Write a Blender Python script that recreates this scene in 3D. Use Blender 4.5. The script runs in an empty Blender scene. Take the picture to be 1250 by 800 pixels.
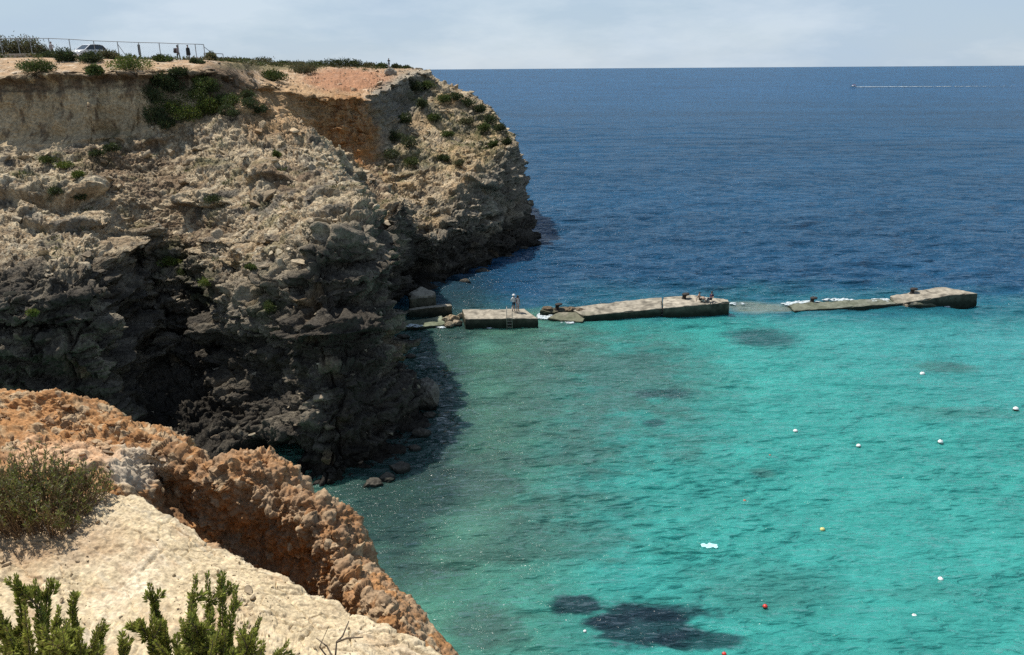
import bpy, bmesh, math, random
import numpy as np
from mathutils import Vector, Matrix, Euler

random.seed(11)
RNG = np.random.default_rng(11)
R = math.radians
SC = bpy.context.scene
COL = SC.collection

# ---------------------------------------------------------------- camera
CAM_H = 24.0
F_PX = 950.0
PITCH = math.atan2(317.0, F_PX)
ROLL = R(-0.40)
cam_data = bpy.data.cameras.new('camera')
cam_data.sensor_width = 36.0
cam_data.lens = F_PX / 1250.0 * 36.0
cam_data.clip_start = 0.05
cam_data.clip_end = 60000.0
cam = bpy.data.objects.new('camera', cam_data)
COL.objects.link(cam)
CAM_M = (Matrix.Rotation(math.pi / 2 - PITCH, 4, 'X') @ Matrix.Rotation(ROLL, 4, 'Z'))
cam.matrix_world = Matrix.Translation((0, 0, CAM_H)) @ CAM_M
SC.camera = cam
CAM_R = np.array(CAM_M.to_3x3())
CAM_P = np.array([0.0, 0.0, CAM_H])

# ---------------------------------------------------------------- light
SUN_EL = R(59.0)
SUN_DIR = Vector((-0.78 * math.cos(SUN_EL), 0.626 * math.cos(SUN_EL), math.sin(SUN_EL)))
sun_data = bpy.data.lights.new('sun', 'SUN')
sun_data.energy = 5.0
sun_data.angle = R(0.5)
sun_data.color = (1.0, 0.955, 0.88)
sun = bpy.data.objects.new('sun', sun_data)
COL.objects.link(sun)
sun.rotation_euler = SUN_DIR.to_track_quat('Z', 'Y').to_euler()
sun.location = (-40, 30, 80)

world = bpy.data.worlds.new('World')
SC.world = world
world.use_nodes = True
wn, wl = world.node_tree.nodes, world.node_tree.links
bg = wn['Background']
sky = wn.new('ShaderNodeTexSky')
sky.sky_type = 'NISHITA'
sky.sun_disc = False
sky.sun_elevation = SUN_EL
sky.sun_rotation = math.atan2(SUN_DIR.x, SUN_DIR.y)
sky.altitude = 20
sky.air_density = 1.0
sky.dust_density = 0.3
sky.ozone_density = 1.2
bg.inputs['Strength'].default_value = 0.09
# thin bright cloud sheet: noise on the direction projected to a flat layer overhead
tc = wn.new('ShaderNodeTexCoord')
sep = wn.new('ShaderNodeSeparateXYZ')
wl.new(tc.outputs['Generated'], sep.inputs[0])
def wmath(op, a, b=None, clamp=False):
    n = wn.new('ShaderNodeMath'); n.operation = op; n.use_clamp = clamp
    for i, v in enumerate((a, b)):
        if v is None: continue
        if isinstance(v, (int, float)): n.inputs[i].default_value = v
        else: wl.new(v, n.inputs[i])
    return n.outputs[0]
zc = wmath('MAXIMUM', sep.outputs['Z'], 0.0)
zz = wmath('ADD', zc, 0.10)
cx_ = wmath('DIVIDE', sep.outputs['X'], zz)
cy_ = wmath('DIVIDE', sep.outputs['Y'], zz)
comb = wn.new('ShaderNodeCombineXYZ')
wl.new(cx_, comb.inputs[0]); wl.new(cy_, comb.inputs[1])
n1 = wn.new('ShaderNodeTexNoise'); n1.inputs['Scale'].default_value = 0.85
n1.inputs['Detail'].default_value = 7; n1.inputs['Roughness'].default_value = 0.55
dm = wn.new('ShaderNodeMapping'); dm.inputs['Scale'].default_value = (5.0, 5.0, 15.0)
wl.new(tc.outputs['Generated'], dm.inputs['Vector'])
wl.new(dm.outputs[0], n1.inputs['Vector'])
ramp = wn.new('ShaderNodeValToRGB')
ramp.color_ramp.elements[0].position = 0.40; ramp.color_ramp.elements[0].color = (0.84, 0.84, 0.84, 1)
ramp.color_ramp.elements[1].position = 0.68; ramp.color_ramp.elements[1].color = (0.97, 0.97, 0.97, 1)
wl.new(n1.outputs['Fac'], ramp.inputs[0])
n2 = wn.new('ShaderNodeTexNoise'); n2.inputs['Scale'].default_value = 0.9
n2.inputs['Detail'].default_value = 7; n2.inputs['Roughness'].default_value = 0.6
mp2 = wn.new('ShaderNodeMapping'); mp2.inputs['Scale'].default_value = (0.8, 1.3, 1); mp2.inputs['Location'].default_value = (3.1, 1.7, 0)
wl.new(dm.outputs[0], mp2.inputs['Vector']); wl.new(mp2.outputs[0], n2.inputs['Vector'])
r2n = wn.new('ShaderNodeValToRGB'); r2n.color_ramp.elements[0].position = 0.43; r2n.color_ramp.elements[1].position = 0.63
wl.new(n2.outputs['Fac'], r2n.inputs[0])
cmix = wn.new('ShaderNodeMix'); cmix.data_type = 'RGBA'
wl.new(r2n.outputs[0], cmix.inputs[0])
cmix.inputs[6].default_value = (4.3, 5.45, 6.75, 1)
cmix.inputs[7].default_value = (5.6, 6.55, 7.6, 1)
smix = wn.new('ShaderNodeMix'); smix.data_type = 'RGBA'
# the cloud sheet thins out overhead, where the sky is a deeper blue
thin = wn.new('ShaderNodeMapRange'); thin.inputs['From Min'].default_value = 0.12; thin.inputs['From Max'].default_value = 0.55
thin.inputs['To Min'].default_value = 1.0; thin.inputs['To Max'].default_value = 0.30
wl.new(zc, thin.inputs['Value'])
wl.new(wmath('MULTIPLY', ramp.outputs[0], thin.outputs[0]), smix.inputs[0])
wl.new(sky.outputs[0], smix.inputs[6])
wl.new(cmix.outputs[2], smix.inputs[7])
wl.new(smix.outputs[2], bg.inputs['Color'])

SC.view_settings.view_transform = 'Standard'
SC.view_settings.look = 'None'
SC.view_settings.gamma = 1.0
SC.view_settings.use_curve_mapping = False
SC.view_settings.exposure = 0.28
SC.render.engine = 'CYCLES'
SC.cycles.max_bounces = 6
SC.cycles.diffuse_bounces = 3
SC.cycles.glossy_bounces = 3
SC.cycles.transparent_max_bounces = 8
SC.cycles.use_denoising = False
SC.cycles.sample_clamp_direct = 2.5
SC.cycles.sample_clamp_indirect = 4.0
SC.cycles.caustics_reflective = False
SC.cycles.caustics_refractive = False

# ---------------------------------------------------------------- measuring helpers
def ray(px, py):
    px = np.asarray(px, float); py = np.asarray(py, float)
    d = np.stack([(px - 625) / F_PX, -(py - 400) / F_PX, -np.ones_like(px + py)], -1)
    return d @ CAM_R.T
def at_depth(px, py, Y):
    d = ray(px, py)
    t = np.asarray(Y, float) / d[..., 1]
    return CAM_P + d * t[..., None]
def at_level(px, py, z):
    d = ray(px, py)
    t = (np.asarray(z, float) - CAM_H) / d[..., 2]
    return CAM_P + d * t[..., None]
def V(p): return Vector([float(c) for c in p])
def project(P):
    q = (np.asarray(P, float) - CAM_P) @ CAM_R
    w = np.minimum(q[..., 2], -1e-3)
    return 625 + F_PX * q[..., 0] / -w, 400 - F_PX * q[..., 1] / -w, -q[..., 2]
def smooth(e0, e1, x):
    t = np.clip((x - e0) / (e1 - e0), 0, 1)
    return t * t * (3 - 2 * t)

# ---------------------------------------------------------------- numpy noise
def _hash(ix, iy, iz, seed):
    h = (ix.astype(np.uint32) * np.uint32(374761393) + iy.astype(np.uint32) * np.uint32(668265263)
         + iz.astype(np.uint32) * np.uint32(2147483647 - 58) + np.uint32(seed * 7919 + 17))
    h = (h ^ (h >> np.uint32(13))) * np.uint32(1274126177)
    h = (h ^ (h >> np.uint32(15))) * np.uint32(2246822519)
    return h ^ (h >> np.uint32(16))
_G = np.array([[1,1,0],[-1,1,0],[1,-1,0],[-1,-1,0],[1,0,1],[-1,0,1],[1,0,-1],[-1,0,-1],
               [0,1,1],[0,-1,1],[0,1,-1],[0,-1,-1],[1,1,0],[-1,1,0],[0,-1,1],[0,-1,-1]], np.float32)
def perlin(P, seed=0):
    P = np.asarray(P)
    i = np.floor(P); f = (P - i).astype(np.float32)
    i = i.astype(np.int64)
    u = f * f * f * (f * (f * 6 - 15) + 10)
    res = None
    out = np.zeros(P.shape[:-1], np.float32)
    for dx in (0, 1):
        wx = u[..., 0] if dx else 1 - u[..., 0]
        for dy in (0, 1):
            wy = u[..., 1] if dy else 1 - u[..., 1]
            for dz in (0, 1):
                wz = u[..., 2] if dz else 1 - u[..., 2]
                g = _G[_hash(i[..., 0] + dx, i[..., 1] + dy, i[..., 2] + dz, seed) & np.uint32(15)]
                d = g[..., 0] * (f[..., 0] - dx) + g[..., 1] * (f[..., 1] - dy) + g[..., 2] * (f[..., 2] - dz)
                out += wx * wy * wz * d
    return out
def fbm(P, size, octaves=4, seed=0, gain=0.5, ridged=False):
    amp, tot, out = 1.0, 0.0, 0
    q = np.asarray(P) / size
    for o in range(octaves):
        n = perlin(q + 17.3 * o, seed + o)
        if ridged: n = 1 - 2.2 * np.abs(n)
        out = out + amp * n; tot += amp
        amp *= gain; q = q * 2.03
    return out / tot
def worley(P, size, seed=0, second=False):
    """distance to the nearest (and second) jittered cell point in cells, and a random value per cell"""
    q = np.asarray(P) / size
    i = np.floor(q).astype(np.int64); f = (q - i).astype(np.float32)
    f1 = np.full(q.shape[:-1], 9.0, np.float32); f2 = f1.copy(); rid = np.zeros(q.shape[:-1], np.float32)
    for dx in (-1, 0, 1):
        for dy in (-1, 0, 1):
            for dz in (-1, 0, 1):
                h = _hash(i[..., 0] + dx, i[..., 1] + dy, i[..., 2] + dz, seed)
                a = dx + (h & np.uint32(1023)).astype(np.float32) / 1023 - f[..., 0]
                b = dy + ((h >> np.uint32(10)) & np.uint32(1023)).astype(np.float32) / 1023 - f[..., 1]
                c = dz + ((h >> np.uint32(20)) & np.uint32(1023)).astype(np.float32) / 1023 - f[..., 2]
                d = a * a + b * b + c * c
                near = d < f1
                f2 = np.where(near, f1, np.minimum(f2, d))
                f1 = np.where(near, d, f1)
                rid = np.where(near, (h >> np.uint32(8)).astype(np.float32) / 16777215.0, rid)
    return np.sqrt(f1), np.sqrt(f2), rid

def facets(P, size, seed=0):
    """broken-rock relief: every cell is a plane with its own random tilt and level"""
    q = np.asarray(P) / size
    i = np.floor(q).astype(np.int64); f = (q - i).astype(np.float32)
    f1 = np.full(q.shape[:-1], 9.0, np.float32); f2 = f1.copy(); out = np.zeros_like(f1)
    for dx in (-1, 0, 1):
        for dy in (-1, 0, 1):
            for dz in (-1, 0, 1):
                h = _hash(i[..., 0] + dx, i[..., 1] + dy, i[..., 2] + dz, seed)
                a = dx + (h & np.uint32(1023)).astype(np.float32) / 1023 - f[..., 0]
                b = dy + ((h >> np.uint32(10)) & np.uint32(1023)).astype(np.float32) / 1023 - f[..., 1]
                c = dz + ((h >> np.uint32(20)) & np.uint32(1023)).astype(np.float32) / 1023 - f[..., 2]
                d = a * a + b * b + c * c
                near = d < f1
                f2 = np.where(near, f1, np.minimum(f2, d)); f1 = np.where(near, d, f1)
                g = h * np.uint32(2654435761)
                ta = ((g >> np.uint32(2)) & np.uint32(255)).astype(np.float32) / 127.5 - 1
                tb = ((g >> np.uint32(11)) & np.uint32(255)).astype(np.float32) / 127.5 - 1
                tc_ = ((g >> np.uint32(20)) & np.uint32(255)).astype(np.float32) / 127.5 - 1
                lv = (g & np.uint32(63)).astype(np.float32) / 63 - 0.5
                out = np.where(near, a * ta + b * tb + c * tc_ + 0.7 * lv, out)
    return out, np.sqrt(f2) - np.sqrt(f1)

# ---------------------------------------------------------------- mesh helpers
def fast_mesh(name, verts, quads, colors=None, smooth_shade=True):
    m = bpy.data.meshes.new(name)
    verts = np.ascontiguousarray(verts, np.float32); quads = np.ascontiguousarray(quads, np.int32)
    n = quads.shape[1]
    m.vertices.add(len(verts)); m.vertices.foreach_set('co', verts.ravel())
    m.loops.add(quads.size); m.loops.foreach_set('vertex_index', quads.ravel())
    m.polygons.add(len(quads))
    m.polygons.foreach_set('loop_start', np.arange(0, quads.size, n, dtype=np.int32))
    if smooth_shade: m.polygons.foreach_set('use_smooth', np.ones(len(quads), bool))
    m.update(calc_edges=True); m.validate()
    if colors is not None:
        a = m.color_attributes.new('tint', 'FLOAT_COLOR', 'POINT')
        c = np.ones((len(verts), 4), np.float32); c[:, :3] = colors
        a.data.foreach_set('color', c.ravel())
    return m
def grid_quads(nr, nc):
    a = np.arange(nr * nc).reshape(nr, nc)
    return np.stack([a[:-1, :-1], a[:-1, 1:], a[1:, 1:], a[1:, :-1]], -1).reshape(-1, 4)
def link(name, mesh, mat=None, parent=None):
    o = bpy.data.objects.new(name, mesh); COL.objects.link(o)
    if mat is not None and not mesh.materials: mesh.materials.append(mat)
    if parent is not None: o.parent = parent
    return o
def empty(name, loc=(0, 0, 0), rz=0.0):
    o = bpy.data.objects.new(name, None); COL.objects.link(o)
    o.empty_display_size = 0.2
    o.location = V(loc); o.rotation_euler = (0, 0, rz)
    return o
def tag(o, label, cat, group=None):
    o['label'] = label; o['category'] = cat
    if group: o['group'] = group
    return o
def structure(o, kind='structure'):
    o['kind'] = kind; return o

# ---------------------------------------------------------------- materials
MATS = {}
def material(name, color=(0.5, 0.5, 0.5), rough=0.7, metal=0.0, spec=0.5, noise=0.0, scale=8.0, bump=0.0,
             bump_scale=None, tint=False, second=None, trans=0.0, ior=1.45, chips=0.0):
    if name in MATS: return MATS[name]
    m = bpy.data.materials.new(name); m.use_nodes = True
    nt = m.node_tree; b = nt.nodes['Principled BSDF']
    b.inputs['Base Color'].default_value = (*color, 1); b.inputs['Roughness'].default_value = rough
    b.inputs['Metallic'].default_value = metal; b.inputs['Specular IOR Level'].default_value = spec
    b.inputs['IOR'].default_value = ior
    if trans: b.inputs['Transmission Weight'].default_value = trans
    tcn = nt.nodes.new('ShaderNodeTexCoord')
    src = None
    if tint:
        at = nt.nodes.new('ShaderNodeAttribute'); at.attribute_name = 'tint'; src = at.outputs['Color']
    if noise or second:
        n = nt.nodes.new('ShaderNodeTexNoise'); n.inputs['Scale'].default_value = scale
        n.inputs['Detail'].default_value = 8; n.inputs['Roughness'].default_value = 0.62
        nt.links.new(tcn.outputs['Object'], n.inputs['Vector'])
        mx = nt.nodes.new('ShaderNodeMix'); mx.data_type = 'RGBA'
        if second:
            rp = nt.nodes.new('ShaderNodeValToRGB')
            rp.color_ramp.elements[0].position = 0.4; rp.color_ramp.elements[1].position = 0.62
            nt.links.new(n.outputs['Fac'], rp.inputs[0]); nt.links.new(rp.outputs[0], mx.inputs[0])
            mx.inputs[6].default_value = (*color, 1); mx.inputs[7].default_value = (*second, 1)
        else:
            mx.blend_type = 'MULTIPLY'; mx.inputs[0].default_value = 1.0
            mr = nt.nodes.new('ShaderNodeMapRange')
            mr.inputs['From Min'].default_value = 0.3; mr.inputs['From Max'].default_value = 0.7
            mr.inputs['To Min'].default_value = 1 - noise; mr.inputs['To Max'].default_value = 1 + noise
            nt.links.new(n.outputs['Fac'], mr.inputs['Value'])
            if src is not None: nt.links.new(src, mx.inputs[6])
            else: mx.inputs[6].default_value = (*color, 1)
            nt.links.new(mr.outputs[0], mx.inputs[7])
        src = mx.outputs[2]
    if src is not None: nt.links.new(src, b.inputs['Base Color'])
    if bump:
        n3 = nt.nodes.new('ShaderNodeTexNoise'); n3.inputs['Scale'].default_value = bump_scale or scale * 3
        n3.inputs['Detail'].default_value = 7; n3.inputs['Roughness'].default_value = 0.65
        nt.links.new(tcn.outputs['Object'], n3.inputs['Vector'])
        bp = nt.nodes.new('ShaderNodeBump'); bp.inputs['Strength'].default_value = 1.0
        bp.inputs['Distance'].default_value = bump
        nt.links.new(n3.outputs['Fac'], bp.inputs['Height']); nt.links.new(bp.outputs[0], b.inputs['Normal'])
        if chips:
            last = bp.outputs[0]
            for k_, w_ in ((1.0, 1.0), (2.7, 0.45)):
                vo = nt.nodes.new('ShaderNodeTexVoronoi'); vo.inputs['Scale'].default_value = scale * k_
                wn_ = nt.nodes.new('ShaderNodeVectorMath'); wn_.operation = 'MULTIPLY_ADD'
                nt.links.new(n3.outputs['Color'], wn_.inputs[0]); wn_.inputs[1].default_value = (0.5 / scale,) * 3
                nt.links.new(tcn.outputs['Object'], wn_.inputs[2]); nt.links.new(wn_.outputs[0], vo.inputs['Vector'])
                b2_ = nt.nodes.new('ShaderNodeBump'); b2_.invert = True; b2_.inputs['Strength'].default_value = 1.0
                b2_.inputs['Distance'].default_value = chips * w_
                nt.links.new(vo.outputs['Distance'], b2_.inputs['Height']); nt.links.new(last, b2_.inputs['Normal']); last = b2_.outputs[0]
            nt.links.new(last, b.inputs['Normal'])
    MATS[name] = m
    return m
# ================================================================ THE CLIFF
# every column runs from the plateau down to the sea bed; a measured point is (px, py, distance)
CLIFF = [
 # r0 plateau back      r1 plateau edge   r2 foot of clay   r3 mid slope      r4 lip            r5 mid face       waterline (px,py)
 [(-420, 69.5, 88), (-420, 93, 82), (-420, 190, 79), (-430, 250, 64), (-430, 330, 48), (-420, 450, 45), (-400, 585)],
 [(-160, 69.5, 88), (-160, 93, 81), (-160, 188, 78), (-165, 245, 64), (-170, 335, 47.5), (-165, 440, 44.5), (-160, 580)],
 [(0, 70, 88), (0, 92, 80), (0, 184, 77), (0, 240, 64), (0, 350, 46), (0, 430, 44), (0, 575)],
 [(60, 70.5, 88), (60, 90, 80), (60, 181, 77), (60, 238, 65), (60, 345, 46), (70, 430, 44), (75, 575)],
 [(110, 72, 88), (108, 88, 80), (106, 178, 77), (106, 238, 66), (112, 345, 47), (130, 440, 44.5), (140, 572)],
 [(140, 72.5, 88), (138, 88, 81), (128, 176, 78), (128, 236, 68), (136, 325, 55), (154, 430, 53), (172, 572)],
 [(170, 73, 88.5), (170, 88, 81), (158, 170, 78.5), (168, 236, 69), (172, 305, 62), (190, 410, 60), (206, 572)],
 [(200, 73, 89), (200, 87, 82), (196, 158, 80), (215, 240, 69), (222, 318, 61.5), (238, 420, 58.5), (250, 574)],
 [(235, 73.5, 90), (235, 86, 83), (240, 150, 81), (262, 238, 68), (284, 375, 54), (292, 450, 52), (300, 578)],
 [(262, 74.5, 92), (262, 86, 84), (272, 142, 82), (300, 232, 68), (335, 370, 51), (345, 450, 47.5), (350, 590)],
 [(274, 75, 95), (274, 90, 86), (288, 128, 84), (330, 222, 69), (385, 325, 50.5), (398, 450, 46.5), (402, 598)],
 [(282, 75.5, 99), (284, 97, 88), (300, 124, 86), (360, 215, 70), (432, 285, 54), (444, 430, 49), (436, 590)],
 [(290, 75.5, 104), (292, 103, 90), (312, 126, 88), (385, 198, 73), (466, 272, 60), (474, 430, 54), (476, 570)],
 [(296, 75.5, 108), (300, 107, 92), (324, 131, 90), (410, 188, 77), (474, 285, 66), (480, 410, 61), (502, 522)],
 [(300, 75, 113), (304, 108, 95), (334, 137, 93), (430, 200, 81), (477, 300, 71), (472, 360, 71), (484, 466)],
 [(304, 76, 120), (310, 108, 99), (344, 146, 96), (440, 215, 84), (478, 290, 74), (473, 365, 73), (472, 408)],
 [(310, 77, 130), (322, 106, 104), (352, 152, 100), (450, 228, 87), (496, 252, 79), (498, 292, 78.5), (495, 375)],
 [(318, 78, 145), (336, 108, 108), (362, 158, 104), (440, 215, 96), (490, 268, 88), (506, 312, 86.5), (512, 358)],
 [(340, 79, 155), (360, 114, 110), (378, 168, 106), (452, 215, 99), (508, 280, 90), (518, 318, 88), (530, 353)],
 [(390, 80, 165), (398, 118, 111), (412, 188, 108), (470, 238, 99), (530, 290, 91), (540, 318, 89.5), (546, 348)],
 [(430, 81, 165), (428, 119, 111), (440, 190, 108.5), (490, 238, 101), (550, 262, 95), (562, 305, 93), (574, 338)],
 [(452, 82, 165), (447, 119, 112), (456, 186, 110), (505, 232, 103), (566, 245, 98), (582, 300, 95), (594, 328)],
 [(466, 83, 166), (466, 110, 119), (474, 172, 114), (524, 210, 108), (590, 226, 103), (606, 292, 99), (616, 319)],
 [(480, 83, 168), (488, 100, 128), (492, 158, 120), (545, 185, 115), (608, 205, 108), (624, 285, 103), (638, 309)],
 [(492, 84, 172), (508, 91, 137), (512, 128, 131), (570, 160, 124), (622, 192, 112.5), (638, 272, 107), (657, 299)],
 [(500, 85, 178), (519, 89, 146), (530, 108, 143), (590, 142, 131), (627, 180, 118), (640, 262, 112), (652, 292)],
 [(500, 86, 195), (521, 89, 160), (545, 104, 157), (600, 138, 142), (626, 175, 126), (634, 230, 121), (645, 278)],
 [(480, 86, 230), (505, 90, 190), (528, 108, 185), (570, 138, 168), (600, 170, 148), (606, 215, 142), (615, 255)],
 [(430, 86, 290), (450, 90, 240), (470, 105, 235), (505, 125, 215), (530, 150, 190), (535, 180, 182), (545, 205)],
]
def build_net(cols):
    net = []
    for c in cols:
        up = at_depth(*c[0])
        rows = [up + np.array([-40, 140, -9.0]), up + np.array([-15, 45, 0.4]), up]
        rows += [at_depth(*p) for p in c[1:6]]
        w = at_level(*c[6], 0.0)
        out = w - rows[-2]; out[2] = 0; out /= np.linalg.norm(out) + 1e-6
        rows += [w, w + out * 1.0 + np.array([0, 0, -5.0])]
        net.append(rows)
    return np.array(net)          # columns x rows x 3
def hermite(K, t, axis0_params):
    """monotone cubic through K (n x ... ) at parameters, sampled at t"""
    x = axis0_params; h = np.diff(x); sh = (slice(None),) + (None,) * (K.ndim - 1)
    d = np.diff(K, axis=0) / h[sh]
    m = np.zeros_like(K)
    a, b = d[:-1], d[1:]
    ok = a * b > 0
    m[1:-1] = np.where(ok, 2 * a * b / np.where(ok, a + b, 1), 0)
    m[0], m[-1] = d[0], d[-1]
    i = np.clip(np.searchsorted(x, t, side='right') - 1, 0, len(x) - 2)
    s = ((t - x[i]) / h[i])[sh]; hh = h[i][sh]
    return ((2*s**3 - 3*s**2 + 1) * K[i] + (s**3 - 2*s**2 + s) * hh * m[i]
            + (-2*s**3 + 3*s**2) * K[i+1] + (s**3 - s**2) * hh * m[i+1])
def surface_normals(P):
    du = np.gradient(P, axis=0); dv = np.gradient(P, axis=1)
    n = np.cross(du, dv); n /= np.linalg.norm(n, axis=-1, keepdims=True) + 1e-9
    return n
def box_smooth(A, k, axis):
    pad = [(0, 0)] * A.ndim; pad[axis] = (k, k)
    B = np.cumsum(np.pad(A, pad, mode='edge'), axis=axis)
    n = A.shape[axis]
    lo = np.take(B, np.arange(0, n), axis=axis); hi = np.take(B, np.arange(2 * k, n + 2 * k), axis=axis)
    first = np.take(np.pad(A, pad, mode='edge'), np.arange(0, n), axis=axis)
    return (hi - lo + first) / (2 * k + 1)

QUAL = 1.0
net = build_net(CLIFF)
ncol, nrow = net.shape[:2]
# columns: samples in proportion to how wide a step is
pxs, pys, _ = project(net)
step = np.maximum(np.abs(np.diff(pxs[:, 3:9], axis=0)).max(1), 8)
step[0] = 60; step[1] = 110; step[-3:] = [26, 26, 14]
cnt = np.maximum((step * 1.2 * QUAL).astype(int), 6)
cp = np.concatenate([np.linspace(i, i + 1, c, endpoint=False) for i, c in enumerate(cnt)] + [[ncol - 1.0]])
A = hermite(net, cp, np.arange(ncol, dtype=float))           # nc x nrow x 3
rcnt = (np.array([8, 8, 60, 130, 110, 140, 130, 130, 8]) * QUAL).astype(int)
rp = np.concatenate([np.linspace(i, i + 1, c, endpoint=False) for i, c in enumerate(rcnt)] + [[nrow - 1.0]])
ri = np.clip(rp.astype(int), 0, nrow - 2); rf = (rp - ri)[None, :, None]
P0 = A[:, ri] * (1 - rf) + A[:, ri + 1] * rf
P0 = box_smooth(box_smooth(P0, 5, 1), 3, 1)
P0 = box_smooth(P0, 4, 0)
rowv = np.broadcast_to(rp[None, :], P0.shape[:2])
colv = np.broadcast_to(cp[:, None], P0.shape[:2])
N0 = surface_normals(box_smooth(box_smooth(P0, 12, 0), 12, 1))
if (N0 * (CAM_P - P0))[rowv > 3].sum() < 0: N0 = -N0
# row weights
def band(a, b, s=0.12): return smooth(a - s, a + s, rowv) * (1 - smooth(b - s, b + s, rowv))
w_plat = 1 - smooth(2.85, 3.02, rowv)
w_clay = band(3.0, 3.95, 0.06)
w_slope = band(4.0, 5.9, 0.15)
w_face = smooth(5.6, 6.1, rowv)
steep = 1 - np.abs(N0[..., 2])
on_headland = smooth(17.0, 19.0, colv)
# ragged plan: the edges wander
P = P0.copy()
def push(d, dirn=None):
    global P
    P = P + (N0 if dirn is None else dirn) * np.asarray(d)[..., None]
w_edge = smooth(2.5, 2.95, rowv) * (1 - smooth(4.0, 4.6, rowv))
HD = N0.copy(); HD[..., 2] *= 0.15; HD[:, rp < 3.1] = HD[:, [int(np.argmin(np.abs(rp - 3.3)))]]
HD /= np.linalg.norm(HD, axis=-1, keepdims=True) + 1e-6
edge_n = fbm(P0 * np.array([1, 1, 0.25]), 5.0, 4, 403, 0.6)
push(edge_n * 2.6 * w_edge * (1 - 0.4 * on_headland), HD)
big = fbm(P0 * np.array([1, 1, 0.6]), 9.0, 4, 3, 0.5)
push(big * (0.2 * w_plat + 0.4 * w_clay + 2.6 * w_slope + 3.0 * w_face))
mid = fbm(P0 * np.array([1, 1, 0.9]), 3.2, 4, 9, 0.45, ridged=True)
push((mid - 0.3) * (0.10 * w_plat + (0.14 + 0.8 * on_headland) * w_clay + 0.30 * w_slope + 0.8 * w_face))
hd_plat = on_headland * w_plat * smooth(2.0, 2.4, rowv)
push((mid - 0.3) * 0.5 * hd_plat)
# vertical gullies in the clay
gv = fbm(P0 * np.array([1, 1, 0.12]), 1.3, 3, 31, 0.55)
push(gv * 0.55 * w_clay)
# cap rock over the clay: undercut right below the plateau edge
capw = band(2.86, 3.06, 0.05)
f1c, f2c, ridc = worley(P0 * np.array([1, 1, 0.8]) + 0.4 * fbm(P0, 1.5, 3, 62)[..., None], 1.6, 63)
push(((ridc - 0.45) * 1.3 - 0.5 * (1 - smooth(0, 0.15, f2c - f1c))) * capw, HD)
push(-(0.9 + 0.8 * fbm(P0, 2.2, 2, 61)) * band(3.06, 3.9, 0.04), HD)
# bedding: every layer juts out at its top and falls back below; the layers tilt and wander
zw = P0[..., 2] + 0.7 * fbm(P0, 9.0, 2, 41) + 0.13 * fbm(P0, 1.6, 2, 42) + 0.03 * P0[..., 0]
def ledges(h, seed, duty=0.75):
    k = np.floor(zw / h); t = zw / h - k
    z0 = np.zeros_like(k)
    per = (_hash(k.astype(np.int64), z0.astype(np.int64), z0.astype(np.int64), seed) & np.uint32(1023)).astype(np.float32) / 1023
    prof = np.clip(t / duty, 0, 1) ** 1.6 * (1 - smooth(0.90, 1.0, t))
    return prof * (0.35 + per)
lm1 = smooth(-0.22, 0.18, fbm(P0, 4.5, 3, 51)); lm2 = smooth(-0.15, 0.2, fbm(P0, 2.5, 3, 52)); lm3 = smooth(-0.1, 0.2, fbm(P0, 2.0, 3, 53))
push(ledges(2.7, 5) * 1.35 * lm1 * (w_face + 0.6 * w_slope), HD)
lm2s = smooth(0.1, 0.3, fbm(P0 * np.array([1, 1, 1.6]), 3.5, 3, 54))
push(ledges(1.05, 6) * 0.80 * (np.maximum(lm2, 0.45) * w_face + lm2s * 0.9 * w_slope + 0.10 * w_clay), HD)
push(ledges(0.36, 7) * 0.20 * lm3 * (w_face + 0.35 * lm2s * w_slope), HD)
# from here on push along the normals of the carved surface
N0 = surface_normals(box_smooth(box_smooth(P, 5, 0), 5, 1)) * np.sign((N0 * surface_normals(P0)).sum(-1).mean())
# hollows: the cave at the foot of the headland, undercut feet of the cliff
CPX, CPY, CDEP = project(P0)
def hollow(px, py, rx, ry, d):
    a = np.sqrt(((CPX - px) / rx) ** 2 + ((CPY - py) / ry) ** 2) + 0.25 * fbm(P0, 2.0, 3, 74)
    push(-d * (1 - smooth(0.55, 1.1, a)) * (rowv > 3.5), HD)
hollow(522, 338, 20, 18, 3.5); hollow(325, 562, 40, 26, 3.0); hollow(604, 308, 14, 14, 2.0); hollow(640, 288, 10, 16, 1.5); hollow(500, 375, 34, 70, 1.2); hollow(530, 480, 30, 60, 1.0)
# harder beds standing out of the slope
def outcrop(px, py, rx, ry, d):
    wob_ = 0.35 * fbm(P0, 1.8, 3, 76)
    a = 1 - smooth(0.75, 1.1, np.abs(CPX - px) / rx + wob_)
    b = smooth(-1.3, -0.2, (CPY - py) / ry + wob_) * (1 - smooth(0.9, 1.0, (CPY - py) / ry + wob_))
    push(d * a * b * (rowv > 4.0), HD)
for q in ((55, 236, 62, 14, 1.5), (75, 268, 52, 8, 0.9), (250, 238, 30, 12, 1.0), (330, 215, 26, 8, 0.8), (50, 372, 62, 26, 1.3), (418, 305, 42, 14, 0.9), (405, 398, 42, 13, 1.0), (300, 290, 40, 8, 0.7),
          (150, 300, 30, 8, 0.8), (210, 395, 45, 7, 1.0), (220, 440, 50, 8, 1.0), (590, 222, 28, 9, 1.0), (560, 268, 30, 8, 0.9), (610, 255, 20, 7, 0.8), (350, 345, 26, 9, 0.8)): outcrop(*q)
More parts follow.
